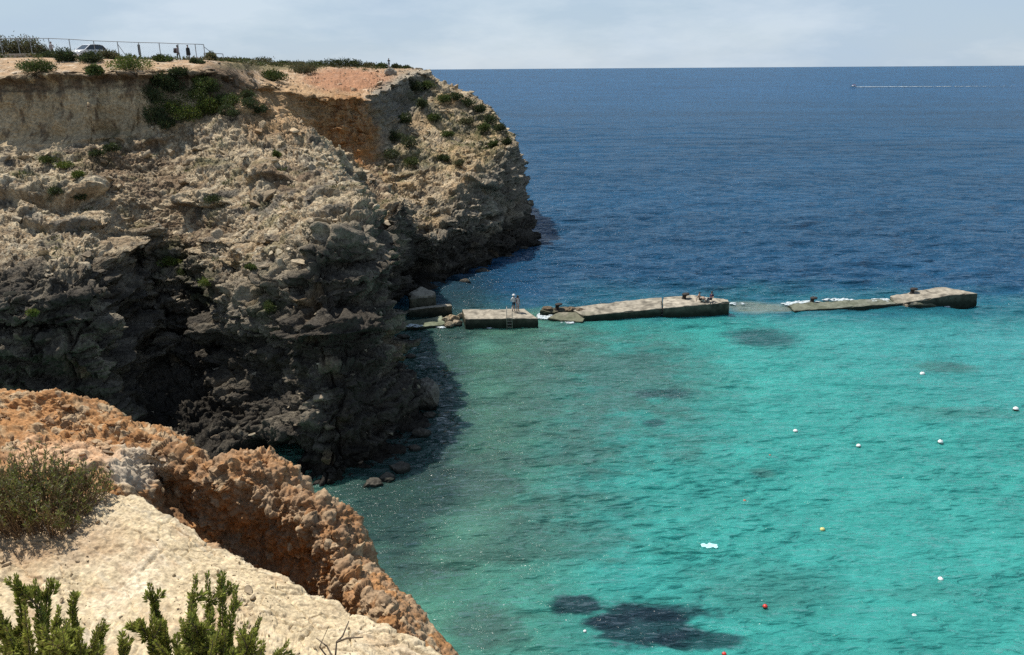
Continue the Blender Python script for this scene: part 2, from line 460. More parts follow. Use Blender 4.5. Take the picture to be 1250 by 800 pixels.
# broken rock: tilted planes at several sizes, cracks between the big ones
warp = lambda k, sc, sd_: P0 * np.array([1, 1, 2.1]) + k * fbm(P0, sc, 3, sd_)[..., None]
f1, f2, rid = worley(P0 * np.array([1, 1, 0.42]) + 0.5 * fbm(P0, 1.5, 3, 71)[..., None], 1.9, 1)     # tall joints
crack = smooth(0.0, 0.10, f2 - f1)
f1b, f2b, ridb = worley(warp(0.25, 0.8, 72), 0.60, 2)
crackb = smooth(0.0, 0.16, f2b - f1b)
push(-(0.95 * w_face + 0.25 * w_slope), HD)
push((crack - 1) * 0.55 * (0.9 * w_face + 0.4 * w_slope))
push((crackb - 1) * 0.13 * (0.9 * w_face + 0.7 * w_slope))
rough_patch = smooth(-0.3, 0.25, fbm(P0, 5.0, 3, 75))
for size, seed, amp, wf, ws in ((3.0, 141, 0.50, 1.0, 0.5), (1.25, 142, 0.28, 1.0, 0.5), (0.55, 143, 0.18, 1.0, 0.85), (0.26, 144, 0.14, 0.9, 1.0), (0.15, 145, 0.09, 1.0, 1.0)):
    fc, gap = facets(warp(0.3 * size, size * 1.2, 150 + seed), size, seed)
    push(fc * amp * (wf * w_face + ws * w_slope * (0.45 + 0.55 * rough_patch) + 0.10 * w_plat * (size < 1) + 0.5 * hd_plat + (0.10 + 1.0 * on_headland) * w_clay))
rub = np.zeros_like(zw)
for size, seed, amp in ((0.9, 11, 0.12), (0.45, 12, 0.22), (0.25, 14, 0.26)):
    g1, g2, gr = worley(P0 + 0.35 * size * fbm(P0, size * 0.9, 3, 170 + seed)[..., None], size, seed)
    dome = smooth(0.56, 0.30, g1) * (gr > 0.5) * (0.35 + gr) * smooth(0.0, 0.12, g2 - g1)
    clump = smooth(-0.15, 0.25, fbm(P0, 4.0, 3, 80 + seed))
    wgt = w_slope * (0.25 + 0.75 * clump) + 0.12 * w_plat * clump + 0.5 * hd_plat * clump
    push(dome * amp * size * wgt)
    rub = np.maximum(rub, dome * wgt)
fine = fbm(P0, 0.45, 4, 91, 0.7)
push(fine * (0.04 * w_plat + 0.10 * w_clay + 0.16 * w_slope + 0.20 * w_face + 0.1 * hd_plat))
rim = smooth(2.45, 2.95, rowv) * (1 - smooth(3.1, 3.5, rowv))
P[..., 2] += (0.55 * fbm(P0, 3.2, 4, 92, 0.6) - 0.1) * rim
P = 0.6 * P + 0.4 * box_smooth(box_smooth(P, 1, 0), 1, 1)
CP = P
CPX, CPY, CDEP = project(P0)

# ---- what the rock is made of
def blob(px, py, rx, ry, rot=0.0, soft=0.35, wob=0.35):
    c, s = math.cos(rot), math.sin(rot)
    dx, dy = CPX - px, CPY - py
    a = (dx * c + dy * s) / rx; b = (-dx * s + dy * c) / ry
    d = np.sqrt(a * a + b * b) + wob * _wob
    return 1 - smooth(1 - soft, 1 + soft, d)
_wob = fbm(P0, 2.2, 4, 101, 0.6)
nA = fbm(P0, 5.0, 4, 111, 0.55); nB = fbm(P0, 1.1, 4, 112, 0.6); nC = fbm(P0, 0.35, 2, 113)
def lerp(a, b, t): return a + (np.asarray(b) - a) * np.clip(t, 0, 1)[..., None]
L_PALE = np.array([0.47, 0.375, 0.245]); L_WARM = np.array([0.40, 0.275, 0.15]); L_GREY = np.array([0.20, 0.175, 0.135])
L_DARK = np.array([0.050, 0.043, 0.034]); SOIL = np.array([0.40, 0.27, 0.16]); CLAY = np.array([0.40, 0.305, 0.185])
ORANGE = np.array([0.37, 0.185, 0.07]); RED = np.array([0.34, 0.16, 0.085]); BROWN = np.array([0.12, 0.08, 0.05]); GREEN = np.array([0.05, 0.06, 0.02])
C = np.broadcast_to(L_PALE, P.shape).copy()
C = lerp(C, L_WARM, smooth(-0.1, 0.35, nA) * 0.8)
C = lerp(C, L_GREY * 1.15, smooth(-0.1, 0.25, nB + 0.4 * nA) * 0.75)
C = lerp(C, np.array([0.23, 0.155, 0.085]), w_slope * smooth(0.25, 0.0, rub) * smooth(-0.35, 0.15, nB) * 0.75)
C = lerp(C, np.array([0.54, 0.46, 0.32]), w_slope * smooth(0.3, 0.8, rub) * smooth(-0.2, 0.2, nA) * 0.8)
C = lerp(C, np.array([0.10, 0.092, 0.078]), w_slope * smooth(0.02, 0.28, fbm(P0, 2.4, 4, 114, 0.6)) * 0.8)
C = lerp(C, L_GREY * 0.80, w_face * 0.85 * (1 - 0.6 * on_headland)); C = lerp(C, L_GREY * 1.5, w_face * on_headland * 0.6 * smooth(2.0, 6.0, P[..., 2] + 2 * nA))  # shade of the near faces and sun on the headland put into colour
C = lerp(C, np.array([0.17, 0.115, 0.07]), w_slope * np.clip(blob(165, 205, 75, 45, 0.2) + blob(215, 280, 60, 22) + blob(460, 225, 22, 40) + blob(360, 225, 30, 14), 0, 1) * smooth(-0.35, 0.1, nB) * 0.8)  # brown scree, with the clay cliff's shade painted into it
gn = smooth(0.08, 0.35, fbm(P0, 3.0, 4, 115, 0.6)) * w_slope
C = lerp(C, np.array([0.13, 0.125, 0.05]), gn * (0.45 + 0.3 * on_headland))
# lichen and weathering on the lower faces, their shade blackened into the colour too
C = lerp(C, L_DARK, w_face * smooth(-0.35, 0.22, nA + 0.5 * nB + 0.25 * (1 - smooth(2.0, 9.0, P[..., 2]))) * 0.92 * (1 - 0.55 * on_headland * smooth(3.0, 6.0, P[..., 2])))
C = lerp(C, L_DARK * 0.6, (1 - smooth(0.6, 1.9, P[..., 2] + 0.6 * nB)) * smooth(4.5, 5.5, rowv))
C = lerp(C, np.array([0.22, 0.15, 0.08]), w_face * smooth(0.25, 0.5, fbm(P0, 3.0, 3, 131)) * 0.6)
C = lerp(C, CLAY, w_clay * (1 - on_headland))
streak = fbm(P0 * np.array([1, 1, 0.10]), 1.0, 4, 121, 0.6)
C = lerp(C, BROWN, w_clay * (1 - on_headland) * smooth(0.06, 0.30, streak + 0.30 * (1 - smooth(3.05, 3.5, rowv))) * 0.8)
C = lerp(C, BROWN, band(2.98, 3.22, 0.05) * 0.75 * smooth(-0.4, 0.1, nB))  # shadow of the overhang painted brown below the plateau edge
C = lerp(C, SOIL, w_plat); C = lerp(C, np.array([0.50, 0.40, 0.29]), w_plat * smooth(0.0, 0.3, nB))
scarp = blob(424, 158, 42, 48, 0.0, 0.25, 0.25) * on_headland
C = lerp(C, ORANGE, scarp); C = lerp(C, np.array([0.43, 0.29, 0.165]), scarp * smooth(-0.15, 0.3, nB + 0.4 * nA) * 0.75); C = lerp(C, np.array([0.21, 0.10, 0.045]), scarp * smooth(0.0, 0.28, streak) * 0.8)
C = lerp(C, L_GREY, blob(495, 128, 36, 34, -0.5) * on_headland * 0.85); C = lerp(C, np.array([0.44, 0.39, 0.30]), blob(488, 104, 40, 9, -0.42, 0.4) * 0.8)
C = lerp(C, np.array([0.42, 0.29, 0.155]), on_headland * w_slope * smooth(-0.2, 0.3, nA) * 0.7)
C = lerp(C, np.array([0.40, 0.25, 0.125]), blob(350, 135, 66, 34) * 0.75); C = lerp(C, RED, blob(425, 98, 55, 14) * 0.8)
C = lerp(C, L_GREY, blob(490, 115, 40, 22, -0.5) * 0.7)
C = lerp(C, BROWN * 0.7, blob(275, 100, 32, 20, 0.5) * 0.8)
# green ground between the stones
for gx, gy, rx, ry, k in ((215, 320, 22, 26, .55), (255, 350, 18, 25, .45), (60, 195, 30, 7, .7), (330, 370, 14, 18, .5), (520, 120, 18, 26, .6),
                          (560, 150, 34, 16, .6), (500, 190, 34, 26, .55), (600, 165, 22, 26, .75), (545, 195, 22, 20, .5), (240, 200, 60, 10, .25),
                          (135, 170, 26, 10, .5), (110, 200, 25, 14, .35), (590, 190, 26, 20, .4)):
    C = lerp(C, GREEN, blob(gx, gy, rx, ry) * k * smooth(-0.25, 0.15, nB))
grass = w_plat * smooth(2.05, 1.7, rowv)
C = lerp(C, np.array([0.12, 0.115, 0.05]), grass * smooth(-0.3, 0.2, nB))
C = lerp(C, np.array([0.15, 0.13, 0.06]), blob(330, 80, 60, 7, 0.0, 0.3) * 0.8)
C = lerp(C, np.array([0.06, 0.055, 0.05]), smooth(0.0, 0.4, -crackb + 0.45) * 0.25 * (w_face + 0.6 * w_slope))
C = np.clip(C * (1 + 0.22 * nC[..., None] + 0.25 * (rid - 0.5)[..., None]), 0.01, 0.8)

def rock_material(name, scale, bump, rough=0.95, chips=0.0):
    return material(name, rough=rough, spec=0.15, noise=0.42, chips=chips, scale=scale, bump=bump, bump_scale=scale * 1.6, tint=True)
nr_, nc_ = P.shape[:2]
cliff_mesh = fast_mesh('cliff', P.reshape(-1, 3), grid_quads(nr_, nc_)[:, ::-1], C.reshape(-1, 3))
cliff = structure(link('cliff', cliff_mesh, rock_material('weathered_limestone', 4.0, 0.05, chips=0.10)))

# looking up places on the cliff
_qx, _qy, _qd = [a.ravel() for a in project(P)]
_flat = P.reshape(-1, 3); _row = rowv.ravel()
_TN = surface_normals(box_smooth(box_smooth(P, 3, 0), 3, 1)); 
if (_TN[..., 2].mean()) < 0: _TN = -_TN
_TN = _TN.reshape(-1, 3)
def cliff_point(px, py, tol=2.2, index=False):
    near = np.nonzero((np.abs(_qx - px) < tol) & (np.abs(_qy - py) < tol) & (_qd > 1))[0]
    if len(near) == 0:
        k = int(np.argmin((_qx - px) ** 2 + (_qy - py) ** 2))
    else:
        k = int(near[np.argmin(_qd[near])])
    return k if index else _flat[k]
def plateau_z(x, y):
    sel = np.nonzero(_row < 3.0)[0]
    k = sel[np.argmin((_flat[sel, 0] - x) ** 2 + (_flat[sel, 1] - y) ** 2)]
    return float(_flat[k, 2])

# ---- loose stones on the slopes, the scree nobody could count: one object
def rock_template(seed):
    rg = np.random.default_rng(seed)
    bm = bmesh.new(); bmesh.ops.create_icosphere(bm, subdivisions=3, radius=1.3)
    v = np.array([q.co[:] for q in bm.verts]); f = np.array([[w.index for w in q.verts] for q in bm.faces])
    bm.free()
    for _ in range(13):                     # chop with random planes: flat broken faces
        n = rg.normal(size=3); n /= np.linalg.norm(n); d = rg.uniform(0.40, 0.8)
        over = np.maximum(v @ n - d, 0); v = v - over[:, None] * n
    v *= rg.uniform(0.6, 1.35, 3) * np.array([1, 1, 0.7])
    return v, f
ROCKS = [rock_template(500 + i) for i in range(14)]
def scatter_stones(idx, sizes, cols, seed):
    rg = np.random.default_rng(seed)
    vs, fs, cs, base = [], [], [], 0
    for k, sz, c in zip(idx, sizes, cols):
        v, f = ROCKS[rg.integers(14)]
        e = Euler((rg.uniform(-.5, .5), rg.uniform(-.5, .5), rg.uniform(0, 6.28))).to_matrix()
        w = (v * sz) @ np.array(e).T + _flat[k] + _TN[k] * sz * 0.15
        vs.append(w); fs.append(f + base); cs.append(np.repeat((c * rg.uniform(0.75, 1.2))[None], len(v), 0)); base += len(v)
    return np.concatenate(vs), np.concatenate(fs), np.concatenate(cs)
_wr = (w_slope * (0.25 + 0.75 * smooth(-0.2, 0.25, fbm(P0, 4.0, 3, 480)))).ravel() + 0.25 * (w_face * (N0[..., 2] > 0.45)).ravel() + 0.35 * (hd_plat * smooth(0.0, 0.3, fbm(P0, 3.0, 2, 481))).ravel() + 0.06 * (w_plat * (rowv > 2.3)).ravel()
_du = np.linalg.norm(np.gradient(P0, axis=0), axis=-1) * np.linalg.norm(np.gradient(P0, axis=1), axis=-1)
_wr = np.where((_qx > -60) & (_qx < 720), _wr * _du.ravel(), 0)
_k = RNG.choice(len(_wr), 8000, p=_wr / _wr.sum())
_sz = np.clip(0.08 * RNG.pareto(2.0, len(_k)) + 0.08, 0.08, 0.62)
_cl = 0.55 * C.reshape(-1, 3)[_k] + 0.45 * np.where((RNG.random(len(_k)) < 0.6)[:, None], np.array([0.52, 0.43, 0.30]), np.array([0.28, 0.21, 0.14])) * RNG.uniform(0.8, 1.1, (len(_k), 1))
_v, _f, _c = scatter_stones(_k, _sz, _cl, 7)
stones = structure(link('loose_stones', fast_mesh('loose_stones', _v, _f, _c, False), rock_material('broken_stone', 5.0, 0.03, chips=0.03)), 'stuff')
# ================================================================ THE ROCK LEDGE IN FRONT
LEDGE = [
 # f3 slab            f4 slab edge       f5 crevice          f6 crest of the orange bank
 [(-700, 760, 5.0), (-680, 640, 6.5), (-640, 560, 7.8), (-600, 430, 10.2)],
 [(-200, 740, 5.2), (-200, 640, 6.4), (-200, 560, 7.7), (-200, 440, 10.0)],
 [(0, 725, 5.3), (0, 640, 6.4), (0, 560, 7.6), (0, 466, 9.5)],
 [(60, 725, 5.3), (60, 628, 6.5), (62, 565, 7.5), (60, 471, 9.4)],
 [(105, 725, 5.3), (108, 606, 6.75), (112, 572, 7.3), (104, 486, 9.2)],
 [(150, 722, 5.3), (150, 601, 6.8), (155, 592, 7.2), (140, 506, 8.9)],
 [(180, 722, 5.25), (188, 616, 6.55), (192, 628, 7.1), (182, 520, 8.7)],
 [(215, 725, 5.2), (222, 640, 6.25), (226, 668, 6.95), (212, 537, 8.45)],
 [(250, 728, 5.1), (256, 659, 6.0), (258, 698, 6.8), (250, 556, 8.2)],
 [(285, 735, 5.0), (294, 678, 5.75), (298, 730, 6.7), (296, 547, 8.1)],
 [(300, 742, 4.95), (312, 686, 5.65), (318, 745, 6.6), (318, 558, 8.0)],
 [(320, 750, 4.8), (336, 697, 5.5), (342, 760, 6.5), (335, 589, 7.75)],
 [(335, 760, 4.7), (360, 709, 5.35), (366, 775, 6.4), (366, 592, 7.6)],
 [(355, 770, 4.6), (390, 726, 5.15), (396, 795, 6.3), (396, 613, 7.35)],
 [(370, 778, 4.5), (415, 739, 5.0), (418, 810, 6.0), (411, 662, 6.85)],
 [(395, 792, 4.35), (440, 750, 4.85), (444, 825, 5.8), (436, 690, 6.5)],
 [(420, 806, 4.2), (468, 764, 4.7), (472, 840, 5.6), (464, 706, 6.2)],
 [(450, 825, 4.1), (500, 781, 4.55), (504, 855, 5.4), (498, 746, 5.9)],
 [(490, 850, 3.9), (540, 803, 4.4), (544, 880, 5.2), (542, 796, 5.6)],
 [(560, 900, 3.7), (620, 850, 4.1), (622, 920, 4.8), (618, 856, 5.2)],
 [(780, 1050, 3.2), (860, 1000, 3.5), (880, 1060, 4.0), (900, 1020, 4.3)],
]
lnet = []
for k, c in enumerate(LEDGE):
    p3, p4, p5, p6 = [at_depth(*q) for q in c]
    x3 = p3[0]
    p6 = p6 + np.array([0, 0, -0.10 - 0.16 * min(1, max(0, (c[1][0] - 330) / 150))])
    rows = [np.array([x3 * 0.5 - 0.3, -4.0, 22.6]), np.array([x3 * 0.55 - 0.2, -0.6, 22.35]), np.array([x3 * 0.6 - 0.1, 1.7, 21.7]),
            np.array([x3 * 0.85, p3[1] - 1.3, min(20.6, p3[2] + 0.15)]), p3, p4, p4 + np.array([0.04, 0.07, -0.30]), p5 + np.array([0, 0, -0.5 * min(1, max(0, (c[1][0] - 150) / 60))])]
    o = np.array([0.55, 0.85, 0]) if p6[0] > -4 else np.array([0.3, 0.95, 0])
    near = p5 - p6; near[2] = 0; nl = np.linalg.norm(near); near /= nl
    rows[-1] = rows[-1] + np.array([0, 0, -0.35]) * min(1, max(0, (c[1][0] - 150) / 60)) - near * 0.15
    tall = min(1, max(0, (c[1][0] - 150) / 60)); hgt = max(0.25, p6[2] - rows[-1][2])
    rows += [p6 + near * (0.22 if tall > 0.5 else 0.5 * nl) + np.array([0, 0, -(0.55 * hgt if tall > 0.5 else 0.15)]), p6 + near * min(0.36, 0.34 * nl) + np.array([0, 0, -0.14]), p6, p6 + o * 0.45 + np.array([0, 0, -0.30]), p6 + o * 1.4 + np.array([0, 0, -4.0]), p6 + o * 4.5 + np.array([0, 0, -14.0]),
             np.array([*(p6 + o * 7.0)[:2], -3.0])]
    lnet.append(rows)
lnet = np.array(lnet)
lcnt = np.array([8, 60, 36, 30, 26, 26, 26, 30, 30, 34, 26, 36, 40, 44, 42, 42, 42, 46, 40, 20])
lcp = np.concatenate([np.linspace(i, i + 1, int(c * 1.1), endpoint=False) for i, c in enumerate(lcnt)] + [[len(LEDGE) - 1.0]])
LA = hermite(lnet, lcp, np.arange(len(LEDGE), dtype=float))
lrc = np.array([10, 20, 30, 50, 200, 24, 60, 100, 110, 60, 50, 60, 60, 60, 20])
lrp = np.concatenate([np.linspace(i, i + 1, c, endpoint=False) for i, c in enumerate(lrc)] + [[lnet.shape[1] - 1.0]])
li = np.clip(lrp.astype(int), 0, lnet.shape[1] - 2); lf = (lrp - li)[None, :, None]
L0 = LA[:, li] * (1 - lf) + LA[:, li + 1] * lf
L0 = box_smooth(box_smooth(L0, 4, 1), 3, 0)
lrow = np.broadcast_to(lrp[None], L0.shape[:2])
LN = surface_normals(box_smooth(box_smooth(L0, 14, 0), 20, 1))
if LN[L0.shape[0] // 3, 180, 2] < 0: LN = -LN
LP = L0.copy()
def lpush(d):
    global LP
    LP = LP + LN * np.asarray(d)[..., None]
LPX, LPY, _ = project(L0)
left_open = 1 - smooth(95, 165, LPX)                 # where slab and orange ground run into each other
s_slab = 1 - smooth(5.75, 6.0, lrow + 0.12 * fbm(L0, 0.4, 3, 201))
s_slab = np.where(lrow < 4.9, 1.0, s_slab)
s_slab = s_slab * (1 - left_open * smooth(4.75, 5.1, lrow + 0.5 * fbm(L0, 0.6, 3, 202)))
s_or = 1 - s_slab
far_face = smooth(11.4, 12.0, lrow)
# slab: worn, flaky limestone with thin bedding and little pits
sl = L0 @ np.array([[0.82, 0.57, 0], [-0.57, 0.82, 0], [0, 0, 1]])      # along / across the slab
lpush(s_slab * (0.07 * fbm(L0, 1.4, 3, 211) + 0.028 * fbm(sl * np.array([1, 3.0, 3]), 0.45, 4, 212, 0.6)))
tw = L0[..., 2] * 1.0 + 0.22 * fbm(L0, 0.9, 3, 213)
terr = np.abs(((tw / 0.055) % 1.0) - 0.5) * 2
lpush(s_slab * 0.016 * smooth(0.4, 0.6, terr) * smooth(-0.2, 0.2, fbm(L0, 0.7, 2, 214)))
pit = fbm(sl * np.array([1, 2.2, 2.2]), 0.10, 4, 215, 0.65, ridged=True)
lpush(s_slab * -0.008 * smooth(0.3, 0.85, pit))
lpush(s_slab * 0.003 * fbm(L0, 0.03, 2, 216))
for size, seed, amp in ((0.70, 271, 0.016), (0.26, 272, 0.005), (0.09, 273, 0.002)):
    fc, gap = facets(sl * np.array([1, 2.2, 2.0]) + 0.35 * size * fbm(L0, size, 3, 150 + seed)[..., None], size, seed)
    lpush(s_slab * fc * amp)
scar = worley(sl * np.array([1, 2.2, 1.5]) + 0.25 * fbm(L0, 0.5, 3, 218)[..., None], 0.55, 219)
lpush(s_slab * ((scar[2] - 0.5) * 0.016 - 0.022 * (1 - smooth(0.0, 0.07, scar[1] - scar[0])) * (fbm(L0, 0.9, 2, 220) > 0.0)))
ck = worley(sl * np.array([1, 1.6, 1]) + 0.5 * fbm(L0, 0.7, 4, 223, 0.6)[..., None], 1.25, 224)
lpush(s_slab * -0.022 * smooth(0.025, 0.0, ck[1] - ck[0]))
hole = worley(L0, 0.11, 221); hmask = (hole[2] > 0.86) * smooth(0.05, 0.3, fbm(L0, 0.8, 2, 222))
lpush(s_slab * -0.03 * smooth(0.30, 0.12, hole[0]) * hmask)
lpush(smooth(4.6, 5.0, lrow) * (1 - smooth(5.6, 6.0, lrow)) * 0.10 * fbm(L0, 0.5, 3, 217))
# orange bank: nodular, crumbling rock
keep = 1 - 0.72 * smooth(400, 500, LPX)
lpush(s_or * keep * (0.20 * fbm(L0, 1.4, 3, 221) + 0.10 * fbm(L0, 0.5, 4, 222, 0.55, True) - 0.05))
LN = surface_normals(box_smooth(box_smooth(LP, 6, 0), 6, 1)) * np.sign((LN * surface_normals(L0)).sum(-1).mean())
for size, seed, amp in ((0.42, 261, 0.07), (0.19, 262, 0.045)):
    fc, gap = facets(L0 + 0.3 * size * fbm(L0, size, 3, 150 + seed)[..., None], size, seed)
    lpush(s_or * keep * fc * amp * (1 - 0.4 * left_open))
nod_rid = None
nodular = smooth(-0.2, 0.2, fbm(L0, 0.8, 2, 265)) * (0.45 + 0.55 * smooth(150, 240, LPX))
for size, seed, amp, cut in ((0.13, 22, 0.26, 0.25), (0.075, 23, 0.46, 0.15), (0.042, 24, 0.50, 0.2)):
    g1, g2, gr = worley(L0 + 0.35 * size * fbm(L0, size * 1.2, 3, 240 + seed)[..., None], size, seed)
    dome = np.sqrt(np.clip(1 - (g1 / 0.62) ** 2, 0, 1)) * (gr > cut) * (0.4 + gr)
    lpush(s_or * (0.35 + 0.65 * keep) * dome * amp * size * (1 - 0.3 * far_face) * (0.45 + 0.55 * nodular))
    if seed == 22: nod_rid = gr
lpush(s_or * 0.02 * fbm(L0, 0.09, 4, 266, 0.65))
lpush(far_face * 1.2 * fbm(L0, 4.0, 4, 231) * smooth(12.0, 13.0, lrow))
l1 = fbm(L0, 0.9, 4, 251, 0.6); l2 = fbm(L0, 0.22, 4, 252, 0.6); l3 = fbm(L0, 0.06, 3, 253)
SLAB = np.array([0.52, 0.42, 0.265]); SLAB_W = np.array([0.60, 0.51, 0.365]); SLAB_T = np.array([0.44, 0.30, 0.175])
LC = np.broadcast_to(SLAB, LP.shape).copy()
LC = lerp(LC, SLAB_W, smooth(-0.05, 0.3, l1)); LC = lerp(LC, SLAB_T, smooth(0.0, 0.35, fbm(sl * np.array([1, 2.0, 2]), 0.8, 4, 254, 0.6)) * 0.75)
LC = lerp(LC, np.array([0.30, 0.24, 0.17]), smooth(0.25, 0.8, pit) * 0.38)
grain = fbm(sl * np.array([1, 5.0, 5]), 0.28, 5, 255, 0.68)
LC = lerp(LC, np.array([0.27, 0.20, 0.125]), smooth(0.05, 0.4, grain) * 0.55); LC = lerp(LC, np.array([0.52, 0.46, 0.35]), smooth(0.05, 0.4, -grain) * 0.5)
OR1 = np.array([0.35, 0.18, 0.075]); OR2 = np.array([0.38, 0.255, 0.14]); OR3 = np.array([0.18, 0.09, 0.042])
OC = np.broadcast_to(OR1, LP.shape).copy()
OC = lerp(OC, OR2, smooth(0.0, 0.35, l2)); OC = lerp(OC, OR3, smooth(0.0, 0.35, l1 + 0.3 * l3) * 0.7)
OC = lerp(OC, np.array([0.42, 0.32, 0.20]), (nod_rid > 0.80) * 0.75)
OC = lerp(OC, np.array([0.25, 0.165, 0.10]), smooth(165, 245, LPX) * smooth(-0.3, 0.2, l2) * 0.75)
OC = lerp(OC, np.array([0.46, 0.38, 0.28]), (1 - smooth(0.75, 1.25, np.sqrt(((LPX - 165) / 40) ** 2 + ((LPY - 572) / 24) ** 2) + 0.6 * l2)) * 0.9)
OC = lerp(OC, np.array([0.55, 0.36, 0.22]), (1 - smooth(0.6, 1.2, np.sqrt(((LPX - 75) / 70) ** 2 + ((LPY - 560) / 22) ** 2) + 0.5 * l2)) * 0.7)
OC = lerp(OC, np.array([0.27, 0.22, 0.17]), far_face)
LC = lerp(LC, np.array([0.30, 0.27, 0.215]), smooth(0.12, 0.3, fbm(L0, 0.35, 5, 256, 0.65)) * smooth(-0.1, 0.3, fbm(L0, 1.6, 2, 257)) * 0.6)      # grey lichen
LC = lerp(LC, np.array([0.30, 0.195, 0.11]), (1 - smooth(0.5, 1.25, np.sqrt(((LPX - 40) / 130) ** 2 + ((LPY - 660) / 40) ** 2) + 0.5 * l2)) * 0.6)   # browner patch below the bush
LC = lerp(LC, OC, s_or)
LC = np.clip(LC * (1 + 0.25 * l3[..., None]), 0.02, 0.8)
lm = fast_mesh('rock_ledge', LP.reshape(-1, 3), grid_quads(*LP.shape[:2])[:, ::-1], LC.reshape(-1, 3))
ledge = structure(link('rock_ledge', lm, rock_material('pitted_limestone', 26.0, 0.005, chips=0.0022)))
_lx, _ly, _ld = [a.ravel() for a in project(LP)]; _lflat = LP.reshape(-1, 3)
def ledge_point(px, py, tol=3.0):
    near = np.nonzero((np.abs(_lx - px) < tol) & (np.abs(_ly - py) < tol) & (_ld > 0.5))[0]
    if len(near) == 0: return _lflat[int(np.argmin((_lx - px) ** 2 + (_ly - py) ** 2))]
    return _lflat[near[np.argmin(_ld[near])]]
def ledge_z(x, y):
    sel = np.nonzero(lrow.ravel() < 11.4)[0]
    return float(_lflat[sel[np.argmin((_lflat[sel, 0] - x) ** 2 + (_lflat[sel, 1] - y) ** 2)], 2])

# pebbles and grit lying on the slab and the orange ground, one object
_lw = ((lrow > 3.6) & (lrow < 5.0)) * 1.0 + ((lrow > 5) & (lrow < 9.9)) * left_open * 2.0 + ((lrow > 8.6) & (lrow < 10.2)) * 1.0
_lw = (_lw * ((LPX > -40) & (LPX < 560)) * np.linalg.norm(np.gradient(L0, axis=0), axis=-1) * np.linalg.norm(np.gradient(L0, axis=1), axis=-1) * smooth(-0.2, 0.3, fbm(L0, 0.7, 3, 281))).ravel()
_k = RNG.choice(len(_lw), 1100, p=_lw / _lw.sum())
_vs, _fs, _cs, _b = [], [], [], 0
for k in _k:
    v, f = ROCKS[RNG.integers(14)]
    sz = min(0.045, 0.006 + 0.006 * RNG.pareto(1.9)) * (1.8 if lrow.ravel()[k] > 5 else 1.0)
    e = Euler((RNG.uniform(-.6, .6), RNG.uniform(-.6, .6), RNG.uniform(0, 6.28))).to_matrix()
    _vs.append((v * sz) @ np.array(e).T + _lflat[k] + np.array([0, 0, sz * 0.25])); _fs.append(f + _b); _b += len(v)
    _cs.append(np.repeat((0.6 * LC.reshape(-1, 3)[k] + 0.4 * np.array([0.36, 0.27, 0.18]))[None] * RNG.uniform(0.6, 1.2), len(v), 0))
structure(link('pebbles', fast_mesh('pebbles', np.concatenate(_vs), np.concatenate(_fs), np.concatenate(_cs), False), rock_material('broken_stone', 5.0, 0.03, chips=0.03)), 'stuff')
# ================================================================ THE SEA
az = np.concatenate([np.linspace(R(-88), R(-38), 60, endpoint=False), np.linspace(R(-38), R(38), 1050, endpoint=False), np.linspace(R(38), R(88), 60)])
dep = np.concatenate([np.linspace(R(75), R(46), 30, endpoint=False), np.linspace(R(46), R(0.9), 900, endpoint=False), np.linspace(R(0.9), R(0.075), 40)])
rad = CAM_H / np.tan(dep)
SX = np.sin(az)[None, :] * rad[:, None]; SY = np.cos(az)[None, :] * rad[:, None]
S0 = np.stack([SX, SY, np.zeros_like(SX)], -1)
rr = np.broadcast_to(rad[:, None], SX.shape)
SPX, SPY, _ = project(S0)
out_sea = smooth(70, 95, SY + 0.12 * SX)          # open water beyond the old mole
def wave(lx, ly, seed, rot):
    c, s = math.cos(rot), math.sin(rot)
    q = np.stack([(SX * c + SY * s) / lx, (-SX * s + SY * c) / ly, zeros_s], -1)
    n = perlin(q, seed)
    return n
zeros_s = np.zeros_like(SX) + 0.37
spacing = rr * rr / (CAM_H * 950.0)
H = np.zeros_like(SX)
for lx, ly, a_in, a_out, seed, rot in ((0.85, 0.24, .032, .020, 299, 0.05), (1.0, 0.32, .030, .022, 300, 0.14), (1.5, 0.52, .028, .042, 301, 0.16), (1.1, 0.40, .022, .030, 302, -0.15), (3.2, 1.1, .030, .15, 303, 0.05), (2.4, 0.9, .024, .12, 304, -0.2),
                                   (4.6, 2.0, .03, .20, 307, 0.3), (7.0, 3.6, .05, .20, 305, -0.35), (15.0, 8.0, .03, .16, 306, 0.2)):
    fade = 1 - smooth(0.35, 1.0, spacing / ly)
    n = wave(lx, ly, seed, rot)
    n = n + 0.4 * (0.4 - np.abs(n)) 
    H += n * (a_in + (a_out - a_in) * out_sea) * 2.0 * np.maximum(fade, 0)
near_shore = smooth(0.0, 1.0, np.minimum(1, (SX + 20) / 20))
S = S0.copy(); S[..., 2] = H
# colour of the water: depth, sand, sea grass and rock below
w1 = fbm(S0, 14.0, 4, 311, 0.55); w2 = fbm(S0 * np.array([0.6, 1, 1]), 4.0, 4, 312, 0.6); w3 = fbm(S0 * np.array([0.4, 1, 1]), 1.3, 4, 313, 0.65); w4 = fbm(S0 * np.array([0.45, 1, 1]), 0.5, 3, 314, 0.65)
def spot(px, py, rx, ry, soft=0.3, wob=0.5, rot=0.0):
    c = at_level(px, py, 0.0); ex = at_level(px + rx, py, 0.0); ey = at_level(px, py - ry, 0.0)
    ax = np.linalg.norm(ex - c); ay = np.linalg.norm(ey - c)
    dx, dy = SX - c[0], SY - c[1]
    cr, sr = math.cos(rot), math.sin(rot)
    dx, dy = dx * cr + dy * sr, -dx * sr + dy * cr
    d = np.sqrt((dx / ax) ** 2 + (dy / ay) ** 2) + wob * (0.6 * w2 + 0.6 * w3 + 0.35 * w4) + 1.6 * H / max(ay, 1.5)
    return 1 - smooth(1 - soft, 1 + soft, d)
